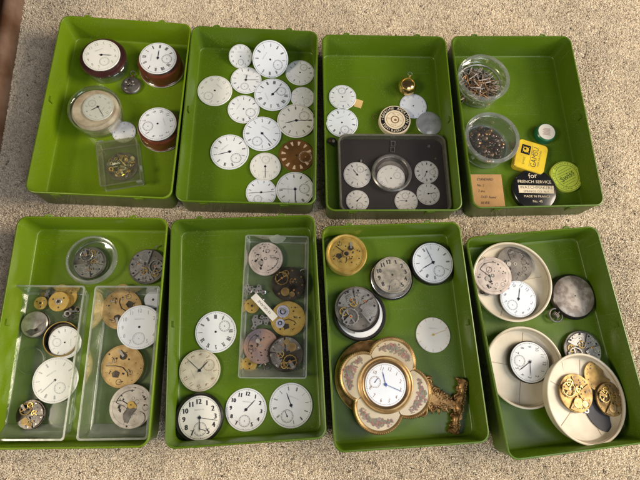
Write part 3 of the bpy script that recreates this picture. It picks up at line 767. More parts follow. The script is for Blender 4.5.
# clear lidded box with parts
r, M, W, L, H = clearbox('clear_box', 'small clear lidded box holding loose brass and steel pieces', 'box', f, [(94.5, 143), (136, 137), (141.5, 180), (101, 187)], .21, 1.9, draft=.06, mat_=clear('yellowed_clear_box', (.95, .95, .84), .05, .5, .1, haze=.02, hazec=(.7, .68, .5)))
q = MB(); loft(q, [rrect(W + .03, L + .03, .2, H + .01), rrect(W + .03, L + .03, .2, H + .11)], MATS['yellowed_clear_box']); q.build('lid', r)
q = MB(); q.box(W - .6, -L - .25, H - .35, W + .05, -L - .02, H + .1, CLEARE); q.box(W + .02, -L * .55, H - .4, W + .22, -L * .35, H + .1, CLEARE)
q.box(-W + .3, L + .02, H - .2, -W + .9, L + .2, H + .1, CLEARE); q.build('hinge_tab', r)
rr_ = random.Random(4)
r2 = tag(bpy.data.objects.new('steel_washer', None), 'dark steel ring lying in the small clear box', 'ring'); col.objects.link(r2); r2.matrix_world = r.matrix_world
r2.matrix_world = Matrix.Translation(Vector((0, 0, .145 * S))) @ r.matrix_world
MB().ring(W * .42, W * .78, 0, .18, NICKD, n=40).build('ring_band', r2)
def bits(M, n, sx, sy, z0, z1, kinds, label, name, cat, group, rnd, shape='round', maxr=.3, minr=.12):
    protos = []
    for i in range(n):
        m = rnd.choice(kinds); q = MB()
        s = rnd.uniform(minr, maxr)
        t = rnd.choice(['rod', 'disc', 'ring', 'bar']) if shape == 'mixed' else shape
        if t == 'rod': q.lathe([(0, -s * 2.4), (s * .24, -s * 2.4), (s * .27, -s * .3), (s * .16, -s * .2), (s * .16, s * 2.2), (0, s * 2.4)], m, 8, M=Matrix.Rotation(PI / 2, 4, 'Y'))
        elif t == 'disc': q.cyl(s, -.06, .06, m, n=14)
        elif t == 'ring': q.ring(s * .6, s, -.05, .05, m, n=16)
        elif t == 'crown': q.lathe([(0, -s * .5), (s * .8, -s * .5), (s, -s * .2), (s, s * .25), (s * .7, s * .5), (s * .25, s * .55), (s * .2, s * .2), (0, s * .2)], m, 12)
        else: q.box(-s * 1.6, -s * .4, -.05, s * 1.6, s * .4, .05, m)
        o = q.build(name, None); tag(o, label, cat, group)
        for _ in range(20):
            x, y = rnd.uniform(-1, 1), rnd.uniform(-1, 1)
            if x * x + y * y < 1: break
        zz = z0 + (z1 - z0) * (1 - (x * x + y * y)) * rnd.random()
        MM = M @ Matrix.Translation((x * sx, y * sy, zz)) @ Matrix.Rotation(rnd.random() * 6.28, 4, 'Z') @ Matrix.Rotation(rnd.uniform(-.5, .5), 4, 'X') @ Matrix.Rotation(rnd.uniform(-.35, .35), 4, 'Y')
        o.matrix_world = Matrix.Translation(MM.to_translation() * S) @ MM.to_3x3().to_4x4()
bits(M, 60, W * .68, L * .52, .38, 1.2, [GOLD, GOLD, NICKL, NICKL, BRASS, CREAMP, RODM], 'tiny brass or steel watch piece piled in the small clear box', 'watch_piece', 'watch piece', 'pieces in the small clear box', rr_, 'mixed', .30, .16)

# ================================================================== tray 2
f = FR[1]; G2 = 'loose dials in the tray full of dials'
D2 = [
 (240.5, 56, 23.5, 0, 'small round white dial with numerals, topmost at the left of the heap', 'arabic', WHITE, INK, (180, .48, .25), [], .22),
 (270.3, 58.8, 36, 301, 'large white dial with thick black strokes touching the tray top side', 'roman', WHITEB, INK, (180, .50, .26), [], .24),
 (300, 72.5, 29, 216, 'medium white dial with thin strokes, alone near the upper right wall', 'roman_thin', WHITE, INKB, (180, .48, .25), [], .22),
 (214.8, 90.5, 35, 50, 'large white dial with pale numerals, leftmost in the upper half', 'arabic', WHITEW, INKG, (180, .50, .26), [], .22),
 (246, 80, 31, 13, 'white dial with a thin hand pointing right, beneath the small numeral dial', 'roman_thin', WHITE, INKB, (180, .48, .25), [minute(92, .85), hour(12, .4)], .30),
 (272.7, 94.3, 37, 250, 'large white dial with thick strokes in the middle of the heap', 'roman_thick', WHITEB, INK, (180, .50, .26), [hour(46, .55)], .36),
 (302.6, 97.2, 24, 315, 'small white dial wedged above the dial with both hands level', 'roman_thin', WHITE, INKG, (180, .48, .25), [], .22),
 (243.6, 109, 32, 297, 'white dial with a wide subdial, left of the central one', 'roman', WHITE, INKB, (180, .50, .30), [], .22),
 (296.2, 120.6, 38, 241, 'large white dial with black hands spread level left and right', 'roman', WHITEW, INK, (180, .50, .27), [minute(91, .86), hour(257, .6)], .38),
 (262.2, 133.5, 38.5, 33, 'large white dial with a long hand pointing down to the right', 'roman_thin', WHITEB, INK, (180, .52, .26), [minute(143, .85)], .36),
 (229.6, 151.7, 39, 315, 'largest white dial, apart at the lower left of the heap', 'roman', WHITE, INK, (180, .50, .27), [hour(252, .62)], .22),
 (296.6, 155.4, 35.5, 280, 'brown dial with cream wedge markers', 'wedge', BROWND, PINKM, (180, .50, .36), [], .22),
 (265.3, 166.5, 31, 184, 'white dial with its hand pointing straight down', 'arabic_pale', WHITEW, INKG, (180, .48, .26), [minute(180, .8)], .36),
 (261.2, 192.5, 31, 195, 'bluish white dial tucked against the near wall', 'roman_thin', WHITEB, INKB, (12, .50, .26), [hour(268, .85), minute(88, .85)], .22),
 (295, 189.3, 38, 266, 'large white dial with hands at left and down, in the near right corner', 'roman', WHITE, INK, (180, .50, .27), [minute(272, .86), hour(180, .75)], .34),
]
for (x, y, d, up, lab, st, fc, ik, sb, hn, z) in D2:
    ln = {56: .45, 58.8: .75}.get(y, 0)     # the two farthest lean on the far wall
    dial(f, x, y, d, up, lab, st, fc, ik, sb, hn, z + (d * .06 * math.sin(ln)), group=G2, hole=True, logo=(st != 'wedge'), lean=ln)

# ================================================================== tray 3
f = FR[2]
dial(f, 342.5, 97, 27.5, 175, 'white dial of thin strokes lying beside the tan paper square', 'roman_thin', WHITE, INKB, (180, .5, .27), [], .22, group='loose dials')
dial(f, 342, 122.5, 32, 338, 'white dial of bold strokes just above the display case corner', 'roman', WHITEB, INK, (180, .52, .27), [], .22, group='loose dials')
r, k, M = root('paper_square', 'small tan paper square beside the white dial', 'paper', f, 358.5, 103.5, .21, 18, None, .25)
q = MB(); q.box(-.52, -.6, 0, .52, .6, .03, TANP); q.build('sheet', r, smooth=0)
r, k, M = root('printed_tin', 'round cream card tin with a dark lettered border', 'tin', f, 395, 119.5, .21, 10, None, 1.1)
R = 15.7 * k
q = MB(); q.lathe([(0, 0), (R * .97, 0), (R, .06), (R, .78), (R * .96, .88), (0, .88)], CREAMP, 56)
q.flatring(R * .66, R * .92, .886, BLK, n=56)
for i, ch in enumerate('GENUINE AMERICAN MAINSPRINGS ★'.replace('★', '*')):
    a = -2 * PI * i / 30; 
    if ch != ' ': q.text(ch, R * .79 * math.cos(a + PI), R * .79 * math.sin(a + PI), R * .24, .892, CREAMP, ang=a + PI - PI / 2)
q.flatring(R * .52, R * .545, .886, INKBR, n=48); q.flatring(R * .20, R * .27, .886, INKBR, n=24)
q.text('No. 12', 0, R * .38, R * .15, .889, INKBR); q.text('U.S.A.', 0, -R * .38, R * .15, .889, INKBR); q.disc(R * .09, .889, INKBR, R * .03, -.04)
q.text('SIZE', -R * .38, 0, R * .11, .889, INKBR); q.text('16', R * .38, 0, R * .13, .889, INKBR)
q.build('tin_body', r)
r, k, M = root('wire_hook', 'thin bent wire hook left of the cream printed tin', 'wire', f, 375.5, 116.5, .21, 0, None, .3)
q = MB(); q.tube([(.35 * math.cos(t * .5 + .6), .35 * math.sin(t * .5 + .6), .08) for t in range(9)] + [(.5, -.55, .08), (.8, -.7, .08)], .035, BRASS, n=6); q.build('wire', r)
r, k, M = root('ball_watch', 'small shiny gold ball watch with a ring loop', 'ball watch', f, 407.3, 86, .21, 12, None, 1.2)
R = 9.2 * k
q = MB(); q.lathe([(0, 0), (R * .55, .05), (R * .9, R * .35), (R, R * .62), (R * .95, R * .85), (R * .78, R * 1.08), (R * .70, R * 1.10), (R * .55, R * 1.22), (R * .3, R * 1.30), (0, R * 1.33)], BALLG, 48); q.build('case', r)
q = MB(); q.lathe([(R * .72, R * 1.08), (R * .74, R * 1.16), (R * .66, R * 1.18), (R * .64, R * 1.1)], GOLD, 40); q.build('bezel', r)
q = MB(); q.cyl(.14, 0, .35, GOLD, n=14, M=Matrix.Translation((0, R * .85, R)) @ Matrix.Rotation(-PI / 2, 4, 'X')); q.build('crown', r)
q = MB(); q.tube([(.3 * math.cos(2 * PI * t / 18), R + .55 + .26 * math.sin(2 * PI * t / 18), R * .95) for t in range(18)], .05, NICKL, n=6, closed=True); q.build('bow', r)
dial(f, 413.3, 105.8, 27, 0, 'plain white dial with pale blue numerals touching the gold ball', 'arabic_small', WHITEB, INKBL, None, [], .24, group='loose dials', logo=False)
r, k, M = root('watch_crystal', 'scuffed grey watch crystal leaning by the display case corner', 'watch crystal', f, 429.5, 122.5, .21, 0, None, .5)
R = 13 * k; q = MB(); q.lathe([(R, 0), (R, .06), (R * .9, .2), (R * .5, .36), (0, .42)], FROST, 48); q.build('dome', r)
r, k, M = root('metal_fragment', 'dull bronze bit of movement at the left of the display case', 'watch piece', f, 332.5, 141, .21, 30, None, .5)
q = MB(); q.poly([(-.6, -.4), (.5, -.5), (.65, .2), (.1, .6), (-.55, .35)], 0, .22, DARKB); q.cyl(.2, .22, .34, NICK, .1, .05, 12); q.cyl(.1, .22, .30, AMBER, -.3, -.15, 10); q.build('plate', r)

# display case
CS = [(339.5, 133.5), (445, 133.5), (453.5, 213.2), (337.5, 213.2)]
x, y, w, l, ang = rect_from(f, CS, 2.1)
case = bpy.data.objects.new('display_case', None); col.objects.link(case); case.empty_display_size = .02
tag(case, 'black-lined clear display case of small dials', 'display case')
setmw(case, f, x, y, .21, ang); W = w / 2; L = l / 2; H = 1.9
q = MB(); loft(q, [rrect(W - .2, L - .2, 1.1, 0), rrect(W - .12, L - .12, 1.2, .1), rrect(W - .12, L - .12, 1.2, .34)], FELT); q.build('backing', case)
q = MB(); loft(q, [rrect(W - .08, L - .08, 1.2, .05), rrect(W - .02, L - .02, 1.25, H - .2), rrect(W - .02, L - .02, 1.25, H - .08)], SMOKEE, False, False)
loft(q, [rrect(W - .02, L - .02, 1.25, H - .08), rrect(W - .1, L - .1, 1.2, H), rrect(W - .32, L - .32, 1.0, H)], SMOKEE, False, False); q.build('lid_edge', case)
q = MB(); q.flat([(a, b) for a, b, c in rrect(W - .32, L - .32, 1.0, 0)], H, SMOKE); q.build('lid', case)
GD = 'small dials in the display case'; ZC = .56
dial(f, 357.2, 174.6, 27.5, 211, 'dial with a steel stub at its edge, in the case', 'roman', WHITEW, INKB, (180, .48, .26), [hour(325, .5)], ZC, th=.12, group=GD)
r, k, M = root('setting_stub', 'tiny steel stub above the leftmost dial in the case', 'watch piece', f, 361, 160.5, ZC, 0, None, ZC + .1); q = MB(); q.cyl(.13, 0, .22, NICKL, n=12); q.box(-.07, -.3, 0, .07, 0, .1, NICKL); q.build('stub', r)
dial(f, 357.4, 200.8, 23, 334, 'small dial in the near left corner of the display case', 'roman', WHITEW, INKB, (180, .48, .28), [hour(42, .55)], ZC, group=GD)
dial(f, 426.6, 171.8, 24, 274, 'small dial with black bars at the upper right inside the display case', 'roman_thick', WHITEW, INK, (180, .5, .26), [hour(205, .55)], ZC, group=GD)
dial(f, 428.4, 193.8, 23.3, 290, 'small dial with black bars, rightmost of the lower ones in the case', 'roman', WHITEW, INK, (180, .48, .26), [hour(80, .6)], ZC, group=GD)
dial(f, 406.3, 201, 23.3, 170, 'small dial with one level hand, at the near middle of the display case', 'roman_thin', WHITEW, INK, (180, .46, .3), [hour(270, .6)], ZC, group=GD)
r, k, M = root('watch_bezel_ring', 'round silver and glass watch case around a dial in the display case', 'watch case', f, 392, 172.2, ZC - .02, 0, None, 1.2); R = 20 * k
MB().lathe([(R * .86, 0), (R * .97, 0), (R, .15), (R, .55), (R * .94, .68), (R * .86, .66), (R * .84, .4), (R * .86, 0)], NICKL, 64).build('case_ring', r)
MB().lathe([(R * .72, .02), (R * .84, .06), (R * .84, .12), (R * .72, .10)], NICKD, 64).build('inner_ring', r)
MB().disc(R * .84, .02, NICK, n=48).build('case_back', r)
dial(f, 391, 178.2, 28.5, 246, 'pale dial inside the silver ring within the display case', 'arabic_pale', WHITEW, INKG, (180, .5, .26), [], ZC + .12, group=GD)
for (u, v, lab) in ((393, 143.5, 'farther one'), (392.5, 149.5, 'nearer one')):
    r, k, M = root('chain_link', 'small steel chain link in the display case, the ' + lab, 'chain link', f, u, v, ZC, 0, 'chain links above the silver ring', ZC + .1)
    q = MB(); q.tube([(a, b, .06) for a, b in ((-.26, -.32), (.24, -.34), (.28, .32), (-.24, .34))], .085, NICKL, n=6, closed=True); q.build('link', r)
for (u, v, s, lab) in ((429, 146, .2, 'bright steel chip at the upper right of the display case'), (435.5, 158.5, .13, 'tiny brass chip below the steel chip in the display case')):
    r, k, M = root('metal_chip', lab, 'watch piece', f, u, v, ZC, 20, None, ZC + .1); q = MB(); q.poly([(-s, -s), (s, -s * .6), (s * .5, s), (-s * .6, s * .8)], 0, .1, NICKL if s > .15 else BRASS); q.build('chip', r)

# ================================================================== tray 4
f = FR[3]
def jar(px, py, d, H, label, wall, rimm, lid=False):
    r, k, M = root('clear_jar', label, 'jar', f, px, py, .21, 0, 'round clear jars of small parts', H + .2)
    R = d / 2 * k
    MB().lathe([(0, 0), (R * .84, 0), (R * .88, .08), (R * .90, H - .6), (R * .94, H - .5)], wall, 64).build('jar_body', r)
    MB().lathe([(R * .92, H - .55), (R * .98, H - .5), (R, H - .08), (R * .985, H), (R * .86, H + .02), (R * .85, H - .1), (R * .9, H - .5)], rimm, 64).build('rim', r)
    MB().lathe([(R * .80, .03), (R * .86, .04), (R * .87, .2), (R * .82, .16)], rimm, 64).build('foot_ring', r)
    if lid: MB().disc(R * .93, H - .08, clear('frosted_lid', (.80, .82, .82), .06, .5, .1, haze=.035, hazec=(.5, .52, .5)), n=64).build('lid', r)
    return r, k, M, R
r, k, M, R = jar(484, 77, 52, 2.7, 'clear open jar of thin brown metal rods', CLEARJ, clear('faint_jar_rim', (.85, .88, .86), .14, .8, .08, haze=.10))
MB().lathe([(R * .80, 1.05), (R * .84, 1.02), (R * .85, 1.18), (R * .80, 1.16)], NICKL, 64).build('inner_rim', r)
bits(M @ Matrix.Translation((-.1, -.1, 0)), 190, R * .76, R * .76, .3, 1.4, [RODM, RODM, NICKP, NICKD, NICKP, AMBER], 'thin brown metal rod heaped in the clear jar', 'metal_rod', 'metal rod', 'brown rods in the jar', random.Random(8), 'rod', .42, .30)
r, k, M, R = jar(492.5, 137, 55, 2.9, 'frosted-rim jar of dark red and brass crowns', CLEARJ, CLEARR, True)
bits(M @ Matrix.Translation((-.15, .1, 0)), 110, R * .68, R * .68, .3, 1.8, [GARN, GARN, AMBER, NICK, RODM, DARKB, GARN], 'small dark red or brassy watch crown in the frosted-rim jar', 'winding_button', 'winding button', 'crowns in the frosted-rim jar', random.Random(9), 'crown', .44, .22)
r, k, M = root('bottle_cap', 'small dark green cap with a pale printed top', 'cap', f, 547, 131.5, .21, 0, None, 1.3); R = 8.5 * k
MB().lathe([(0, 0), (R * 1.14, 0), (R * 1.16, .1), (R * 1.13, .85), (R * 1.0, 1.0), (0, 1.0)], GCAP, 40).build('cap_body', r)
q = MB(); q.cyl(R * .98, 1.0, 1.05, WCAP, n=36)
for i in range(9): q.bar(-R * .5 + .1 * (i % 3), -R * .4 + i * R * .1, R * .45 - .1 * (i % 2), -R * .4 + i * R * .1, .05, 1.056, ROSE)
q.build('cap_top', r)
# yellow tin
CY = [(521, 138.5), (550.5, 147.5), (541.5, 174), (511.5, 165)]
x, y, w, l, ang = rect_from(f, CY, 1.2)
r = bpy.data.objects.new('yellow_tin', None); col.objects.link(r); tag(r, 'yellow rounded square tin with a black emblem', 'tin'); setmw(r, f, x, y, .21, ang)
w /= 2; l /= 2; q = MB(); loft(q, [rrect(w - .04, l - .04, .55, 0, 8), rrect(w, l, .6, .05, 8), rrect(w, l, .6, .5, 8), rrect(w - .03, l - .03, .57, .53, 8), rrect(w + .01, l + .01, .6, .56, 8), rrect(w + .01, l + .01, .6, .92, 8), rrect(w - .08, l - .08, .5, 1.0, 8)], YEL)
z = 1.006; q.box(-w * .72, l * .02, 1.0, -w * .12, l * .66, z, BLK); q.disc(w * .2, z + .004, YEL, -w * .42, l * .34, 20); q.disc(w * .08, z + .008, BLK, -w * .47, l * .38, 10)
for a in range(4): q.bar(-w * .42 + w * .18 * math.cos(a * PI / 2 + .78), l * .34 + w * .18 * math.sin(a * PI / 2 + .78), -w * .42 + w * .3 * math.cos(a * PI / 2 + .78), l * .34 + w * .3 * math.sin(a * PI / 2 + .78), .06, z + .006, YEL)
q.text('GAMSU', w * .22, -l * .02, w * .52, z, INK, ang=PI / 2, squeeze=.85); q.text('FOR WATCHES', w * .55, 0, w * .17, z, INK, ang=PI / 2); q.bar(-w * .02, -l * .75, -w * .02, l * .75, .04, z, INK)
q.text('SWISS', -w * .42, -l * .45, w * .2, z, INK, ang=PI / 2)
q.build('tin_body', r)
# black tin
r, k, M = root('black_tin', 'round black tin with a cream lettered band', 'tin', f, 535.5, 189.5, .21, 353, None, 1.0); R = 22 * k
q = MB(); q.lathe([(0, 0), (R * .98, 0), (R, .05), (R, .62), (R * .97, .74), (R * .93, .78), (0, .78)], BLK, 64); z = .786
q.flat([(-R * .76, -.17 * R), (R * .84, -.17 * R), (R * .84, .19 * R), (-R * .76, .19 * R)], z, CREAMP)
q.text('for', -R * .05, R * .66, R * .34, z, CREAMP, ang=.1); q.text('FRENCH SERVICE', 0, R * .37, R * .20, z, CREAMP, squeeze=1.0)
q.text('WATCHMAKERS', R * .04, R * .10, R * .20, z + .004, INK); q.text('SPRINGS CO. N.Y.', R * .04, -R * .09, R * .15, z + .004, INK)
q.text('MADE IN FRANCE', R * .04, -R * .32, R * .15, z, CREAMP); q.text('No. 45', R * .04, -R * .55, R * .16, z, CREAMP)
q.flatring(R * .88, R * .90, z, CREAMP, n=64) if False else None
q.build('tin_body', r)
# lime tin
r, k, M = root('lime_tin', 'round lime green tin with dark green lettering', 'tin', f, 567, 176, .21, 330, None, .8); R = 15.8 * k
q = MB(); q.lathe([(0, 0), (R * .98, 0), (R, .05), (R, .5), (R * .96, .58), (0, .58)], LIME, 64); z = .586
q.flatring(R * .70, R * .725, z, DKGRN, n=56); q.flatring(R * .93, R * .95, z, DKGRN, n=56)
for i, ch in enumerate('FINE MAINSPRINGS * SWISS MADE * '):
    a = -2 * PI * i / 32 + PI
    if ch != ' ': q.text(ch, R * .825 * math.cos(a), R * .825 * math.sin(a), R * .17, z + .002, DKGRN, ang=a - PI / 2)
for i in range(7):
    yy = R * (-.48 + .16 * i); xx = math.sqrt(max(0, (R * .62) ** 2 - yy * yy)); q.bar(-xx, yy - .08, xx * .9, yy + .10, .045, z, DKGRN)
q.text('Swiss', 0, 0, R * .48, z + .006, DKGRN, ang=.25)
q.build('tin_body', r)
# note
mat('pen_ink', (.06, .03, .015), .6, var=0)
CN = [(471.5, 174.5), (502.5, 173.5), (505, 208), (474, 207)]
x, y, w, l, ang = rect_from(f, CN, .9)
r = bpy.data.objects.new('paper_note', None); col.objects.link(r); tag(r, 'brown kraft paper card with handwritten lines', 'note'); setmw(r, f, x, y, .21, ang)
q = MB(); W = w / 2; L = l / 2; q.box(-W, -L, 0, W, L, .55, PAPER); z = .556
for t, yy, s, xo in (('STANDARD', .70, .42, -.1), ('No. 2', .34, .40, -.42), ('2 doz.', .0, .40, -.38), ('OLD  found', -.36, .42, 0), ('SILVER', -.70, .42, -.25)):
    q.hand(t, xo * W, yy * L, s * 1.15, z, MATS['pen_ink'], ang=random.uniform(-.05, .03))
q.build('card', r, smooth=0)

# ================================================================== tray 5
f = FR[4]
r, k, M = root('glass_dish', 'round clear lidded dish standing alone near the tray top', 'dish', f, 90.5, 259, .21, 0, None, 1.6); R = 26 * k
MB().lathe([(0, 0), (R * .80, 0), (R * .86, .1), (R * .88, 1.0), (R * .92, 1.05)], CLEARJ, 64).build('dish_body', r)
MB().lathe([(R * .93, .75), (R * .98, .8), (R * 1.0, 1.1), (R * .93, 1.4), (R * .86, 1.42)], CLEARR, 64).build('lid_rim', r)
MB().lathe([(R * .86, 1.42), (R * .6, 1.5), (0, 1.54)], GLASS, 64).build('lid', r)
MB().lathe([(R * .80, .05), (R * .86, .06), (R * .84, .16), (R * .80, .12)], CLEARR, 64).build('base_ridge', r)
movement(f, 89.5, 262.5, 33, 40, 'pinkish silver movement inside the round clear dish', 'nickel', 'bridge', 3, .36, .4, group='movements inside containers')
movement(f, 147, 266.5, 36.5, 20, 'silver movement with dark spiral wheels beside the round dish', 'nickel', 'bridge', 6, .22, .55, stem=20)
LBOX = [(12, 285), (88, 285.5), (61, 441), (-15, 441)]; RBOX = [(94.5, 285.5), (160.5, 286), (147, 439.5), (76.5, 441)]
b1, M1, W1, L1, H1 = clearbox('long_clear_box', 'long clear box at the far left holding gold wheels and a cased dial', 'box', f, LBOX, .21, 2.6, draft=.45, rc=.35, wall=.2, group='long clear boxes')
b2, M2, W2, L2, H2 = clearbox('long_clear_box', 'long clear box beside it holding brass movements and a numeral dial', 'box', f, RBOX, .21, 2.6, draft=.45, rc=.35, wall=.2, group='long clear boxes')
ZB = .40
def wheel(fr, px, py, d, label, m, z, solid=True, t=.12, up=0, top=None, group='loose gilt wheels', name='brass_cog'):
    r, k, M = root(name, label, 'watch wheel', fr, px, py, z, up, group, z + t); R = d / 2 * k; q = MB()
    gear(q, R, 0, t, m, 0, 0, 44, solid=solid); q.build('wheel_rim', r)
    q = MB(); q.ring(R * .2, R * .34, t, t + .06, top or m, n=24); q.cyl(R * .15, t, t + .1, HOLE, n=12); q.build('hub', r)
    for a in (0.5, 2.6, 4.7): screw(r, R * .6 * math.cos(a), R * .6 * math.sin(a), t - .02, R * .09, DARKB, slot=False)
    return r
wheel(f, 40.5, 303, 13.5, 'small gold toothed wheel left in the heap of the left box', GOLD, .75)
wheel(f, 65, 297, 24, 'large gold wheel underneath in the heap of the left box', GOLD, .55)
wheel(f, 58.5, 301.5, 20.5, 'gold and steel barrel wheel on top of the heap in the left box', GOLD, .95, top=NICKL, t=.25)
r, k, M = root('barrel_lid', 'grey domed steel cap beside the gold wheels', 'watch piece', f, 33, 324, ZB, 60, None, 1.2); R = 14 * k
MB().lathe([(0, 0), (R, 0), (R, .25), (R * .96, .32), (R * .96, .5), (R * .9, .6), (R * .5, .72), (0, .76)], NICK, 48).build('cap_shell', r)
MB().ring(R * .90, R * 1.01, .30, .40, DARKB, n=48).build('groove_ring', r)
q = MB(); q.poly([(R * .2, -R * .7), (R * .7, -R * .5), (R * .75, R * .3), (R * .3, R * .8)], .60, .73, NICKD); q.cyl(R * .12, .7, .8, DARKB, R * .5, 0, 12); q.build('cutout', r)
r, k, M = root('watch_crystal', 'pale watch crystal standing against the outer left side of the left box', 'watch crystal', f, 9.5, 329.5, .25, 0, None, .5); R = 8.5 * k
MB().lathe([(R, 0), (R, .06), (R * .9, .2), (0, .36)], clear('milky_crystal', (.8, .9, .8), .15, .6, .2, haze=.45, hazec=(.6, .7, .6)), 40).build('dome', r)
# cased dial, tipped
r, k, M = root('cased_dial', 'white dial tipped in a dark brown ring with gilt works showing', 'watch dial', f, 61.5, 339, ZB + .35, 90, None, 1.2, tx=.0, ty=.0); R = 18 * k
MB().lathe([(0, 0), (R * .9, 0), (R, .12), (R * 1.0, .5), (R * .93, .6), (R * .9, .45), (R * .88, .2), (0, .2)], DARKB, 56).build('case_ring', r)
MB().lathe([(R * .93, .58), (R * .98, .62), (R * 1.0, .56), (R * .98, .5)], GOLD, 56).build('gilt_edge', r)
for (a, c_, mm) in ((10, .55, GOLD), (-20, .62, GOLD), (35, .6, AMBER)):
    q = MB(); gear(q, R * .2, .25, .12, mm, R * c_ * math.cos(rad(a + 0)), R * c_ * math.sin(rad(a)) , 20, solid=True); q.build('wheel', r)
o_, _R = dial(f, 64.8, 342.2, 33, 90, 'x', 'roman_thin', WHITEW, INKG, (180, .48, .26), [], ZB + .85, group=None)
o_.name = 'dial_plate'
# the dial belongs to the cased dial: parent it
mw = o_.matrix_world.copy(); fc = o_.children[0]; fm = mw.copy(); bpy.data.objects.remove(o_)
fc.parent = r; fc.matrix_parent_inverse = Matrix.Identity(4); fc.matrix_basis = r.matrix_world.inverted() @ fm @ Matrix.Rotation(.22, 4, 'Y')
dial(f, 55.2, 380, 46, 330, 'large white dial with one faint hand in the left box', 'roman_thin', WHITEW, INKG, (180, .42, .24), [], .80, group='loose dials')
r, k, M = root('thin_hand', 'faint grey hand lying across the large dial of the left box', 'watch hand', f, 55.2, 380, .93, 228, None, .95); q = MB(); q.bar(0, 0, 0, 1.9, .05, .01, INKG, t=.02, w1=.03); q.build('blade', r)
r, k, M = root('watch_crystal', 'clear round crystal ring above the large dial in the left box', 'watch crystal', f, 31, 360.5, ZB, 0, 'clear crystals in the left box', .6); R = 14 * k
MB().lathe([(R * .9, 0), (R, 0), (R, .15), (R * .93, .25), (R * .86, .24)], OLDGLASS, 48).build('crystal_rim', r); MB().lathe([(R * .88, .24), (R * .5, .32), (0, .34)], OLDGLASS, 48).build('dome', r)
r, k, M = root('watch_crystal', 'clear round crystal below the large dial, at the near end of the left box', 'watch crystal', f, 61.5, 414, ZB, 0, 'clear crystals in the left box', .6); R = 14.5 * k
MB().lathe([(R * .9, 0), (R, 0), (R, .15), (R * .93, .25), (R * .86, .24)], OLDGLASS, 48).build('crystal_rim', r); MB().lathe([(R * .88, .24), (R * .5, .32), (0, .34)], OLDGLASS, 48).build('dome', r)
movement(f, 30.5, 414.5, 29.5, 250, 'small bronze and silver movement in the near end of the left box', 'dark', 'bridge', 11, .55, .5, group='movements inside containers')
bits(f @ Matrix.Translation(place(f, 72, 311, .4)), 16, 1.0, 1.3, .05, .7, [NICKL, NICK, NICKD, DARKB, AMBER], 'small steel scrap beside the gold wheels in the left box', 'watch_piece', 'watch piece', 'steel scraps in the left box', random.Random(12), 'mixed', .36, .2)
bits(f @ Matrix.Translation(place(f, 45, 297, .4)), 8, 1.0, .6, .05, .4, [NICKL, NICKD, OLDBR], 'small steel scrap beside the gold wheels in the left box', 'watch_piece', 'watch piece', 'steel scraps in the left box', random.Random(13), 'mixed', .34, .2)
# right box
movement(f, 121.5, 309.3, 41, 200, 'brass plate movement behind the numeral dial in the right box', 'brass', 'brassplate', 2, ZB, .5, group='brass movements in the right box')
dial(f, 139.3, 327, 44.5, 3, 'large white dial with grey numerals overlapping a brass movement', 'arabic', WHITE, INKG, (180, .52, .27), [], 1.0, group='loose dials')
r, k, M = root('steel_disc', 'small bluish grey disc with a centre hole in the far corner of the right box', 'watch piece', f, 153, 299.5, ZB, 0, None, .6); q = MB(); q.cyl(9 * k, 0, .15, mat('bluish_disc', (.52, .54, .60), .4, .3, .1), n=40); q.disc(.14, .157, HOLE); q.build('disc_plate', r)
movement(f, 122.3, 366.3, 43, 0, 'brass plate movement alone in the middle of the right box', 'brass', 'brassplate', 5, ZB, .6, group='brass movements in the right box')
r, R = movement(f, 131, 406.3, 43.5, 20, 'silver movement plate with a small yellow gear at its middle', 'nickel', 'dialside', 9, ZB + .35, .5, group='movements inside containers')
q = MB(); gear(q, R * .17, .5, .09, GOLD, -.05, .15, 20, solid=True); gear(q, R * .14, .5, .07, GOLD, .3, .02, 18, solid=True); q.disc(.06, .66, HOLE, -.05, .15); q.build('yellow_gear', r)
q = MB(); q.poly(cap_arc(.35, -.9, .0, .85, 1.2, 4.6), .5, .58, NICKD); q.poly(cap_arc(1.2, -.95, .01, .7, -1., 2.2), .5, .6, NICK); q.build('bridge', r)
q = MB(); q.tube([(-1.6, .15, .55), (-1.1, .3, .55), (-.5, .15, .55), (-.2, -.4, .55), (-.5, -1., .55)], .04, DARKB, n=6); q.build('lever_spring', r)
for (u, v, mm, lab) in ((61, 287.5, GOLD, 'gold sliver at the far edge of the left box'), (122, 287, GOLD, 'gold sliver at the far edge of the right box')):
    r, k, M = root('gilt_sliver', lab, 'watch piece', f, u, v, 1.0, 0, None, 1.1); q = MB(); q.poly(cap_arc(0, -.6, .5, .95, .6, 2.5), 0, .1, mm); q.build('sliver', r)

# ================================================================== tray 6
f = FR[5]
dial(f, 215.7, 331.8, 41.5, 237, 'white dial with thick black strokes and no hands, alone above the cream dial', 'roman_thick', WHITE, INK, (180, .50, .26), [], .22, group='loose dials', logo=False)
dial(f, 199.7, 370.4, 41.5, 240, 'cream watch dial with brown numerals and V-spread blue hands', 'arabic', CREAM, INKBR, (180, .50, .27), [minute(311, .88), hour(42, .6)], .34, th=.25, group='loose dials', hcol=STEEL)
r, k, M = root('cased_dial', 'white dial with bold numerals and two hands in a dark round case', 'watch dial', f, 198.8, 418, .21, 358, None, 1.0); R = 24.5 * k
MB().lathe([(0, 0), (R * .9, 0), (R, .15), (R * 1.0, .6), (R * .95, .85), (R * .90, .88), (R * .87, .7), (0, .7)], DCASE, 64).build('case_ring', r)
dial_part(r, 21.5 * k, .70, 0, 'arabic_bold', WHITEW, INK, (180, .50, .30), [minute(104, .86), hour(182, .62)], logo=True, subhand=110, x=.10, y=.02)
dial(f, 246, 409.6, 41.5, 8, 'white dial with bold numerals and one short blue hand', 'arabic_heavy', WHITE, INK, (180, .52, .27), [hour(46, .62)], .22, th=.14, group='loose dials', hcol=STEEL)
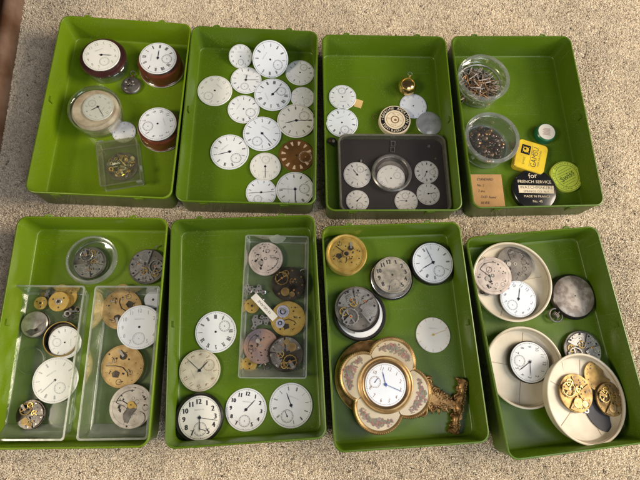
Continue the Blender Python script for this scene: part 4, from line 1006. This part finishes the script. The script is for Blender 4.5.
dial(f, 291, 405.3, 43.5, 20, 'white dial with thin strokes and a hand pointing up, in the near right corner', 'roman_thin', WHITE, INK, (180, .50, .28), [hour(338, .58)], .22, th=.14, group='loose dials', subhand=335, logo=True)
b3, M3, W3, L3, H3 = clearbox('long_clear_box', 'long clear box holding dark and gold movements in the middle tray', 'box', f, [(245.8, 234.8), (309, 236), (306.5, 379), (237.5, 378)], .21, 2.4, draft=.2, rc=.3, wall=.14, group='long clear boxes')
q = MB(); q.poly(cap_arc(0, L3 + .1, .01, 1.1, PI + .3, 2 * PI - .3), H3 + .0, H3 + .06, CLEARE); q.build('thumb_tab', b3)
movement(f, 265.6, 258.6, 34.5, 0, 'pale pinkish movement plate with black holes at the far end of the clear box', 'pink', 'dialside', 4, ZB, .5, group='movements in the middle clear box')
r, R = movement(f, 288.6, 283.7, 34.5, 20, 'dark bronze movement with a curved stem at the right of the clear box', 'bronze', 'bridge', 8, .7, .5, group='movements in the middle clear box', stem=42)
r, R = movement(f, 288, 318.6, 35, 330, 'gold movement with two pale lavender wheels', 'gold', 'brassplate', 15, ZB + .1, .5, group='movements in the middle clear box')
q = MB(); gear(q, R * .36, .5, .09, LAV, -R * .05, R * .5, 40, solid=True); q.ring(R * .12, R * .17, .59, .63, STEEL, -R * .05, R * .5); spiral(q, R * .3, .60, STEEL, -R * .05, R * .5, 4, .012)
gear(q, R * .26, .5, .09, LAV, -R * .52, R * .0, 32, solid=True); q.ring(R * .08, R * .12, .59, .63, STEEL, -R * .52, 0); spiral(q, R * .2, .60, STEEL, -R * .52, 0, 3, .012); q.build('lavender_wheels', r)
movement(f, 261, 346, 35, 100, 'coppery pink and violet movement in the near half of the clear box', 'copper', 'dialside', 21, ZB, .5, group='movements in the middle clear box')
movement(f, 285.6, 353.8, 35.5, 60, 'dark grey movement with brass ring wheel, nearest in the clear box', 'dark', 'bridge', 1, .85, .45, group='movements in the middle clear box')
wheel(f, 252, 305.8, 15, 'small gold wheel left of the paper strip in the middle clear box', GOLD, ZB + .1)
wheel(f, 249.6, 363.8, 15, 'gold half-hidden wheel in the near left corner of the middle clear box', GOLD, ZB)
r, k, M = root('paper_strip', 'narrow white paper strip with writing in the middle clear box', 'paper strip', f, 264.3, 307, 1.05, 317, None, 1.1)
q = MB(); q.box(-.42, -1.9, 0, .42, 1.9, .03, mat('white_paper', (.70, .68, .62), .8)); q.text('13 GRUENE', 0, 0, .42, .036, INK, ang=PI / 2 ); q.build('strip', r, smooth=0)
for (u, v, a, lab, sc) in ((259, 290, 20, 'pierced silver bridge above the paper strip', 1.0), (256, 322.5, 100, 'pierced silver bridge left below the paper strip', 1.15), (266, 319.5, 200, 'pierced silver bridge between the strip and the gold movement', .95), (249, 289, 80, 'narrow steel lever at the left edge of the middle clear box', .8)):
    r, k, M = root('silver_bridge', lab, 'watch bridge', f, u, v, ZB + .15, a, 'loose silver bridges', ZB + .3)
    q = MB(); P = [(-.7, -.35), (-.2, -.5), (.25, -.25), (.7, -.4), (.85, .05), (.3, .15), (.05, .6), (-.35, .65), (-.4, .1), (-.8, .05)]; P = [(a_ * sc, b_ * sc) for a_, b_ in P]
    q.poly(P, 0, .14, NICKL)
    for (hx, hy) in ((-.5, -.15), (0, -.1), (.6, -.15), (-.15, .42)): q.disc(.09, .147, HOLE, hx * sc, hy * sc, 10)
    q.build('plate', r); screw(r, .25 * sc, .0, .14, .08, STEEL)
bits(f @ Matrix.Translation(place(f, 256, 296, .4)), 14, 1.2, 1.1, .05, .3, [NICKL, NICKD, NICK, GREYD], 'tiny steel scrap around the paper strip in the middle clear box', 'watch_piece', 'watch piece', 'steel scraps in the middle clear box', random.Random(22), 'mixed', .28, .14)
bits(f @ Matrix.Translation(place(f, 266, 363, .4)), 7, .9, .5, .05, .2, [DARKB, NICKD], 'dark scrap beside the gold half-hidden wheel', 'watch_piece', 'watch piece', 'dark scraps in the middle clear box', random.Random(23), 'mixed', .3, .16)

# ================================================================== tray 7
f = FR[6]
r, k, M = root('gold_movement', 'gold movement in a polished gold ring case, far left corner', 'watch movement', f, 346.5, 253.5, .21, 30, None, 1.7); R = 20.5 * k
MB().lathe([(0, 0), (R * .95, 0), (R * 1.0, .12), (R * .97, .25), (R * 1.0, .45), (R * .94, .6), (R * .93, 1.0), (R * 1.0, 1.15), (R * 1.01, 1.35), (R * .96, 1.46), (R * .88, 1.42), (R * .84, 1.25), (0, 1.2)], GOLD, 64).build('case_ring', r)
zt = movement_parts(r, R * .82, 1.02, 'gold', 'brassplate', 31, .25)
q = MB(); q.ring(R * .10, R * .18, 1.27, 1.5, BRASS); q.cyl(R * .09, 1.27, 1.56, DARKB, n=12); q.build('centre_arbor', r)
r, k, M = root('cased_dial', 'greyed dial with black numerals above a silver case', 'watch dial', f, 391.5, 278, .21, 344, None, .8); R = 21.5 * k
MB().lathe([(0, 0), (R * .93, 0), (R, .12), (R * .99, .42), (R * .93, .52), (R * .88, .46), (0, .4)], NICKL, 64).build('silver_case', r)
MB().lathe([(R * .95, .50), (R * 1.0, .52), (R * 1.02, .4), (R * 1.0, .3)], DCASE, 64).build('case_edge', r)
MB().cyl(18 * k, .42, 1.05, DCASE, .05, .25, 56).build('movement_body', r)
dial_part(r, 18.4 * k, 1.03, 0, 'arabic_bold', GREYD, INK, (180, .52, .30), [], logo=True, x=.08, y=.28)
for a in (-130, -60, 10): screw(r, R * .84 * math.cos(rad(a)), R * .84 * math.sin(rad(a)), .47, .1, NICKD)
r, k, M = root('cased_dial', 'white dial with thin strokes and two hands in a black ring, far right', 'watch dial', f, 432.8, 262.6, .21, 323, None, 1.1); R = 22 * k
MB().lathe([(0, 0), (R * .93, 0), (R, .12), (R * 1.0, .7), (R * .96, .9), (R * .92, .92), (R * .9, .8), (0, .8)], DCASE, 64).build('case_ring', r)
dial_part(r, 20.3 * k, .82, 0, 'roman', WHITEB, INK, (180, .50, .27), [hour(237 - 323, .62), minute(334 - 323, .82)], logo=True)
# open movement over dial
r, k, M = root('cased_movement', 'large silver movement lying off-centre in a dark case with a white rim', 'watch movement', f, 360, 314, .21, 20, None, .9); R = 26.5 * k
MB().lathe([(0, 0), (R * .92, 0), (R, .12), (R * 1.0, .55), (R * .96, .7), (R * .92, .7), (R * .88, .5), (0, .45)], DCASE, 64).build('case_ring', r)
MB().lathe([(0, .46), (R * .88, .46), (R * .86, .56), (0, .56)], WHITE, 56).build('white_plate', r)
q = MB(); q.poly(cap_arc(-.4, -.2, .8, 2.25, 3.3, 5.0), .56, .66, NICK); q.build('lower_plate', r)
q = MB(); gear(q, .55, .6, .5, AMBER, -2.2, .7, 24, solid=True); q.build('winding_wheel', r)
sub = bpy.data.objects.new('movement', None); col.objects.link(sub)
bpy.data.objects.remove(sub)
pm, kM = None, None
ro, Ro = movement(f, 356.6, 308, 43.5, 350, 'top silver movement', 'nickel', 'bridge', 4, 1.0, .45)
for ch in list(ro.children):
    mwc = ro.matrix_world @ ch.matrix_basis; ch.parent = r; ch.matrix_parent_inverse = Matrix.Identity(4); ch.matrix_basis = r.matrix_world.inverted() @ mwc
bpy.data.objects.remove(ro)
q = MB(); q.cyl(21 * k, .60, .84, DCASE, -.25, .30, 48); q.build('movement_ring', r)
dial(f, 433.2, 334.8, 34.5, 0, 'silvery dial with gold batons and a gold hand', 'baton', SILVD, mat('gold_print', (.6, .42, .15), .35, .7), None, [('minute_hand', 66, .95, .035)], .22, th=.16, group='loose dials', hcol=GOLD, hole=False)

# quatrefoil clock
r, k, M = root('ornate_clock', 'flower-shaped gilt clock with rose panels and a bronze foot', 'clock', f, 385.5, 384.5, .21, 16, None, 2.0)
def quat(th, s=1.0, lr=25.0, ld=23.2):
    b = 0
    for j in range(4):
        c = j * PI / 2 + PI / 2; dx = ld * k * math.cos(c - th); p = (lr * k) ** 2 - (ld * k) ** 2 * math.sin(c - th) ** 2
        if p > 0: b = max(b, dx + math.sqrt(p))
    return b * s
NQ = 144
def qloop(sc, z, off=0): return [((quat(2 * PI * i / NQ) + off) * sc * math.cos(2 * PI * i / NQ), (quat(2 * PI * i / NQ) + off) * sc * math.sin(2 * PI * i / NQ), z) for i in range(NQ)]
q = MB(); loft(q, [qloop(1, .35, -.3), qloop(1, .45, -.05), qloop(1, 1.1, 0), qloop(1, 1.25, -.08), qloop(1, 1.3, -.2), qloop(1, 1.62, -.02), qloop(1, 1.80, -.10), qloop(1, 1.86, -.24), qloop(1, 1.78, -.40), qloop(1, 1.72, -.48)], OLDG); q.build('gilt_body', r, smooth=50)
q = MB()      # beaded edge
for i in range(0, NQ, 1):
    a = 2 * PI * i / NQ; rr2 = quat(a) - .17; q.lathe([(0, .05), (.05, .03), (.07, 0)], OLDG, 6, rr2 * math.cos(a), rr2 * math.sin(a), M=Matrix.Translation((0, 0, 1.84)))
q.build('beading', r)
rng = random.Random(5); RI = 26.8 * k
for j in range(4):
    q = MB(); a0 = j * PI / 2 + PI / 4 + .015; a1 = a0 + PI / 2 - .03; n = 30
    out = [((quat(a0 + (a1 - a0) * i / n) - .50) * math.cos(a0 + (a1 - a0) * i / n), (quat(a0 + (a1 - a0) * i / n) - .50) * math.sin(a0 + (a1 - a0) * i / n)) for i in range(n + 1)]
    inn = [(RI * math.cos(a1 - (a1 - a0) * i / n), RI * math.sin(a1 - (a1 - a0) * i / n)) for i in range(n + 1)]
    vs = [(x, y, 1.725) for x, y in out] + [(x, y, 1.725) for x, y in inn[::-1]]; fs = [(i, i + 1, n + 2 + i, n + 1 + i)[::-1] for i in range(n)]
    vv = [(x, y, 1.725 + .05) for x, y, z in vs]
    q.add(vv, [(i, n + 1 + i, n + 2 + i, i + 1) for i in range(n)], PANEL)
    am = (a0 + a1) / 2; cr = 37.5 * k
    for t in range(190):       # painted sprays of roses
        u = rng.uniform(-1, 1); a = am + u * .50; rr2 = cr - abs(u) * .35 + rng.gauss(0, .27) * (1 - .5 * abs(u)); mm = rng.choice([ROSE, ROSE, LEAFP, MAUVE, LEAFP]); s_ = rng.uniform(.06, .17) * (1.15 - .6 * abs(u))
        q.disc(s_, 1.782 + t * .0003, mm, rr2 * math.cos(a), rr2 * math.sin(a), n=7)
    q.build('rose_panel', r)
q = MB(); q.lathe([(RI * 1.02, 1.72), (RI * 1.03, 1.88), (RI * .985, 1.95), (RI * .93, 1.92), (RI * .90, 1.98), (RI * .88, 1.99)], OLDG, 64); q.build('bezel', r)
BRZ = mat('dark_bronze_bezel', (.26, .16, .075), .35, .7, .4)
q = MB(); q.lathe([(RI * .90, 1.96), (RI * .86, 2.0), (RI * .82, 1.95), (RI * .775, 1.82), (RI * .755, 1.7)], BRZ, 64); q.build('inner_bezel', r)
dial_part(r, 20.6 * k, 1.72, 0, 'arabic', WHITEB, INKBR, (264, .52, .27), [hour(345 - 16, .62), minute(110 - 16, .86)], logo=False, subhand=20, hcol=mat('bright_blue_hand', (.05, .10, .32), .3, .5))
q = MB(); R2 = 37 * k; ca = Matrix.Translation((-14 * k, 2.5 * k, 0)); q.lathe([(0, 0), (R2 * .85, 0), (R2 * .95, .1), (R2 * .98, .7), (R2 * .9, .85), (0, .9)], ANTG, 64, M=ca); q.lathe([(R2 * .95, .3), (R2 * 1.0, .36), (R2 * 1.0, .5), (R2 * .95, .56)], GOLD, 64, M=ca); q.build('back_case', r)
# foot: pointing to the lower right of the picture
fx = place(f, 458, 406, .5); Mi = M.inverted() @ f; loc = Mi @ fx; fa = math.atan2(loc.y, loc.x); FM = Matrix.Rotation(fa, 4, 'Z'); DL = math.hypot(loc.x, loc.y)
q = MB(); zf = .55
def scroll(cx, cy, r0, a0, turns, rw, s=1):
    n = int(16 * turns); q.tube([(cx + r0 * (1 - .8 * t / n) * math.cos(a0 + s * 2 * PI * turns * t / n), cy + s * 0 + r0 * (1 - .8 * t / n) * math.sin(a0 + s * 2 * PI * turns * t / n), zf + .1 * (t / n)) for t in range(n + 1)], [rw * (1 - .4 * t / n) for t in range(n + 1)], ANTG, n=8, M=FM)
b0 = DL - 4.6
q.poly([(b0 - .6, -2.0), (b0 + .3, -1.75), (b0 + .9, -1.2), (b0 + 1.6, -1.25), (b0 + 2.2, -.7), (b0 + 3.0, -.75), (DL - .5, -.40), (DL - .5, .40), (b0 + 3.0, .5), (b0 + 2.4, .95), (b0 + 1.7, .9), (b0 + 1.1, 1.6), (b0 + .4, 1.5), (b0 - .2, 2.3), (b0 - 1.0, 1.2), (b0 - 1.2, -.9)], .15, .62, ANTG, FM)
for s in (-1, 1):
    scroll(b0 + 1.6, s * .85, .5, 0, 1.6, .16, s); scroll(b0 + .6, s * 1.7, .55, 1, 1.5, .18, s); scroll(b0 + 2.9, s * .62, .42, 2, 1.4, .13, s); scroll(b0 + .4, s * .55, .5, .5, 1.3, .14, -s)
for t in range(26):      # acanthus leaves round the bracket
    u = rng.random(); sg = rng.choice((-1, 1)); bx_, by_ = b0 - .4 + u * 4.0, sg * (2.0 - 1.55 * u) * rng.uniform(.55, 1.0); la = sg * rng.uniform(.4, 1.5) + rng.uniform(-.4, .4); ll = rng.uniform(.5, .95) * (1.1 - .4 * u)
    P = [(0, -.16, zf + .02), (.35, -.24, zf + .10), (.75, -.14, zf + .06), (1.0, 0, zf - .12), (.75, .14, zf + .06), (.35, .24, zf + .10), (0, .16, zf + .02)]
    LM = FM @ Matrix.Translation((bx_, by_, 0)) @ Matrix.Rotation(la, 4, 'Z')
    vs = [(x_ * ll, y_ * ll * 1.2, z_) for x_, y_, z_ in P] + [(x_ * ll, y_ * ll * .3, z_ + .12) for x_, y_, z_ in P]
    q.add(vs, [(i_, (i_ + 1) % 7, 7 + (i_ + 1) % 7, 7 + i_) for i_ in range(7)] + [list(range(7, 14))], rng.choice([ANTG, ANTG, OLDG]), LM)
for t in range(60):
    u = rng.random(); v = rng.uniform(-1, 1) * (2.0 - 1.5 * u); q.lathe([(0, .14), (.1, .1), (.14, 0)], rng.choice([ANTG, ANTG, OLDG]), 7, b0 - .6 + u * 4.4, v, M=FM @ Matrix.Translation((0, 0, .6)))
q.build('scroll_bracket', r)
q = MB(); O = []
for t in range(25):
    v = -3.0 + 6.0 * t / 24; O.append((DL + .55 + .16 * math.sin(t * 1.9) - .03 * v * v, v))
for t in range(25):
    v = 3.0 - 6.0 * t / 24; O.append((DL - .65 - .22 * math.cos(t * 1.5) + .04 * v * v * (abs(v) < 2.6) - (.1 if abs(v) > 2.6 else 0), v))
q.poly(O, .1, .62, ANTG, FM)
q.tube([(DL - .05 + .12 * math.sin(t * .8), -2.9 + 5.8 * t / 24, .62 + .08 * math.cos(t * 1.1)) for t in range(25)], [.30 + .12 * abs(math.sin(t * .7)) for t in range(25)], ANTG, n=10, M=FM)
for s in (-1, 1):
    for cx in (.25, -.35): q.lathe([(0, .35), (.25, .28), (.38, .05), (.3, -.2)], ANTG, 12, M=FM @ Matrix.Translation((DL + cx, s * 2.75, .5)))
for t in range(130):
    v = rng.uniform(-2.9, 2.9); u = rng.uniform(-.6, .6); q.lathe([(0, .13), (.08, .1), (.13, 0)], rng.choice([ANTG, ANTG, OLDG, OLDBR]), 7, DL - .05 + u, v, M=FM @ Matrix.Translation((0, 0, .86 - u * u * .8)))
q.build('foot_bar', r)

# ================================================================== tray 8
f = FR[7]
def dish(px, py, d, label, ztop, z=.21, up=0, tx=0, ty=0, seams=5, H=1.3):
    r, k, M = root('cream_dish', label, 'dish', f, px, py, z, up, 'round cream plastic dishes', ztop=ztop, tx=tx, ty=ty)
    R = d / 2 * k
    MB().lathe([(0, 0), (R * .90, 0), (R * .95, .08), (R * .985, H - .25), (R, H - .2), (R, H - .04), (R * .985, H), (R * .965, H), (R * .95, H - .05), (R * .925, .40), (R * .90, .24), (R * .86, .2), (0, .2)], CPLAST, 96).build('dish_shell', r)
    MB().lathe([(R * .955, H - .1), (R * .945, H - .22), (R * .935, H - .22), (R * .94, H - .3)], CPLIN, 96).build('rim_step', r)
    q = MB()
    for j in range(seams):
        a = 2 * PI * j / seams + .3; q.bar(R * .35 * math.cos(a), R * .35 * math.sin(a), R * .89 * math.cos(a), R * .89 * math.sin(a), .06, .2, CPLIN, t=.03)
    q.build('seam', r)
    return r, k, M, R
rA, kA, MA, RA = dish(512.6, 281, 79, 'cream dish holding two movements and a small dial, farthest of the dishes', 1.5, up=0, seams=3)
rB, kB, MB_, RB = dish(525.5, 367, 78, 'cream dish holding only one cased dial', 1.5, up=20, seams=4)
rC, kC, MC, RC = dish(588, 399, 86, 'cream dish tilted on its neighbour, holding brass movement scraps', 2.9, z=1.2, up=0, tx=-.06, ty=.13, seams=5)
# things lying inside the dishes; frames of the dishes themselves
def mv(fr, px, py, d, up, label, pal, kind, seed, z, th, **kw): return movement(fr, px, py, d, up, label, pal, kind, seed, z, th, group='movements lying in the cream dishes', **kw)
mv(MA, 515, 264, 35.5, 40, 'dark grey movement plate under the pinkish one in the far dish', 'dark', 'dialside', 41, .24, .35)
mv(MA, 493, 275.6, 37.5, 10, 'pinkish silver pierced movement plate in the far dish', 'pink', 'dialside', 42, .45, .4, stem=330)
dial(MA, 518.5, 298.8, 36, 44, 'white numeral dial with dark edge in the far cream dish', 'arabic', WHITEB, INKB, (180, .5, .27), [hour(10, .62)], .5, th=.3, group='loose dials', edge=DCASE, logo=False)
bits(MA @ Matrix.Translation(place(MA, 483, 290, .25)), 8, .7, .8, .05, .3, [NICKD, DARKB], 'dark metal scrap at the rim of the far dish', 'watch_piece', 'watch piece', 'dark scraps in the far dish', random.Random(51), 'mixed', .3, .16)
r, k, M = root('cased_dial', 'white numeral dial with black hands in the dish between two others', 'watch dial', MB_, 529.8, 362, .21, 97, None, .9); R = 20.3 * k
MB().lathe([(0, 0), (R * .93, 0), (R * .99, .12), (R, .5), (R * .96, .58), (0, .58)], DCASE, 56).build('case_ring', r)
dial_part(r, R * .955, .56, 0, 'arabic', WHITE, INK, (180, .52, .28), [hour(236 - 97, .72), minute(185 - 97, .66)], logo=False)
mv(MC, 576.3, 393, 33, 30, 'gold movement with dark wheels at the left of the tilted dish', 'oldbrass', 'bridge', 52, .24, .35)
mv(MC, 611, 399.5, 28, 120, 'tarnished brass movement at the right of the tilted dish', 'oldbrass', 'bridge', 53, .42, .4)
r, k, M = root('cut_plate', 'brass plate with a wide notch at the top of the tilted dish', 'watch plate', MC, 597.5, 376, .36, 10, None, .55); R = 12.6 * k
q = MB(); P = [(R * math.cos(rad(d_)), R * math.sin(rad(d_))) for d_ in range(62, 370, 9)]
P += [(R * .98 * math.cos(rad(36)) + R * .43 * math.cos(rad(d_)), R * .98 * math.sin(rad(36)) + R * .43 * math.sin(rad(d_))) for d_ in range(300, 130, -12)]
q.poly(P, 0, .16, OLDBR)
for t in range(9):
    a = rad(90 + 26 * t); q.disc(.07, .166, HOLE, R * .8 * math.cos(a), R * .8 * math.sin(a), 10)
q.build('plate', r); screw(r, -R * .6, R * .3, .16, .1, DARKB)
r, k, M = root('dark_plate', 'dark crescent-shaped plate under the tarnished movement', 'watch plate', MC, 603.5, 411, .22, 0, None, .4); R = 14 * k
q = MB(); q.poly(cap_arc(.6, .9, 1.3, 3.1, 3.1, 4.9), 0, .12, mat('slate_metal', (.035, .035, .045), .55, .3, .3)); q.build('plate', r)
r, k, M = root('small_ring', 'tiny steel ring beside the gold movement in the tilted dish', 'ring', MC, 586, 410.5, .22, 0, None, .3); q = MB(); q.ring(.16, .30, 0, .2, NICKL, n=24); q.build('band', r)
movement(f, 582.8, 350, 37, 300, 'silver movement half hidden behind the tilted dish', 'nickel', 'bridge', 61, .22, .5)
# silver watch case
r, k, M = root('silver_watch_case', 'tarnished silver watch case with a ribbed crown', 'watch case', f, 574.5, 296, .21, 222, None, 1.2); R = 22.5 * k
MB().lathe([(0, 0), (R * .8, 0), (R * .95, .15), (R, .45), (R * .96, .75), (R * .90, .88), (R * .86, .84)], DCASE, 64).build('case_band', r)
MB().lathe([(R * .90, .86), (R * .86, .95), (R * .6, 1.08), (R * .3, 1.14), (0, 1.15)], mat('mottled_silver', (.44, .39, .35), .42, .45, c2=(.23, .185, .155), scale=110, lo=.42, hi=.6, rvar=.08), 64).build('cover', r)
q = MB(); q.disc(.09, 1.16, HOLE); q.build('centre_hole', r)
q = MB(); q.tube([(0, R * .9, .5), (0, R * 1.1, .5)], .22, DCASE, n=14)
for t in range(14):
    a = 2 * PI * t / 14; q.tube([(.36 * math.cos(a), R * 1.1, .5 + .36 * math.sin(a)), (.36 * math.cos(a), R * 1.1 + .42, .5 + .36 * math.sin(a))], .07, NICKD, n=6)
q.tube([(0, R * 1.1, .5), (0, R * 1.1 + .44, .5)], .34, NICKD, n=20); q.build('crown', r)
q = MB(); q.tube([(.80 * math.cos(2 * PI * t / 24), R * 1.08 + .25 + .80 * math.sin(2 * PI * t / 24), .5) for t in range(24)], .11, NICKD, n=8, closed=True); q.build('bow', r)

# ------------------------------------------------------------------ light
wd = bpy.data.worlds.new('World'); scene.world = wd; wd.use_nodes = True
wd.node_tree.nodes['Background'].inputs[0].default_value = (.98, .98, 1.0, 1); wd.node_tree.nodes['Background'].inputs[1].default_value = .06
def lamp(name, loc, aim, size, power, colr, sy=None):
    l = bpy.data.lights.new(name, 'AREA'); l.shape = 'DISK'; l.size = size * 1.12; l.energy = power; l.color = colr
    o = bpy.data.objects.new(name, l); col.objects.link(o); o.location = Vector(loc) * S
    o.rotation_euler = ((Vector(aim) - Vector(loc)).to_track_quat('-Z', 'Y')).to_euler()
    return o
lamp('lamp_right', (168, 58, 102), (10, 20, 0), .85, 50, (1, .87, .70))
lamp('lamp_left', (-112, -40, 112), (-25, 5, 0), .36, 15, (1, .88, .68))
lamp('lamp_ceiling', (80, -38, 158), (0, 15, 0), 1.0, 10, (.98, .98, 1.0))
lamp('window', (135, -75, 115), (20, 5, 0), .8, 8, (.72, .87, 1.0))
vs_ = scene.view_settings; vs_.view_transform = 'Standard'; vs_.look = 'None'; vs_.exposure = 0; vs_.gamma = 1
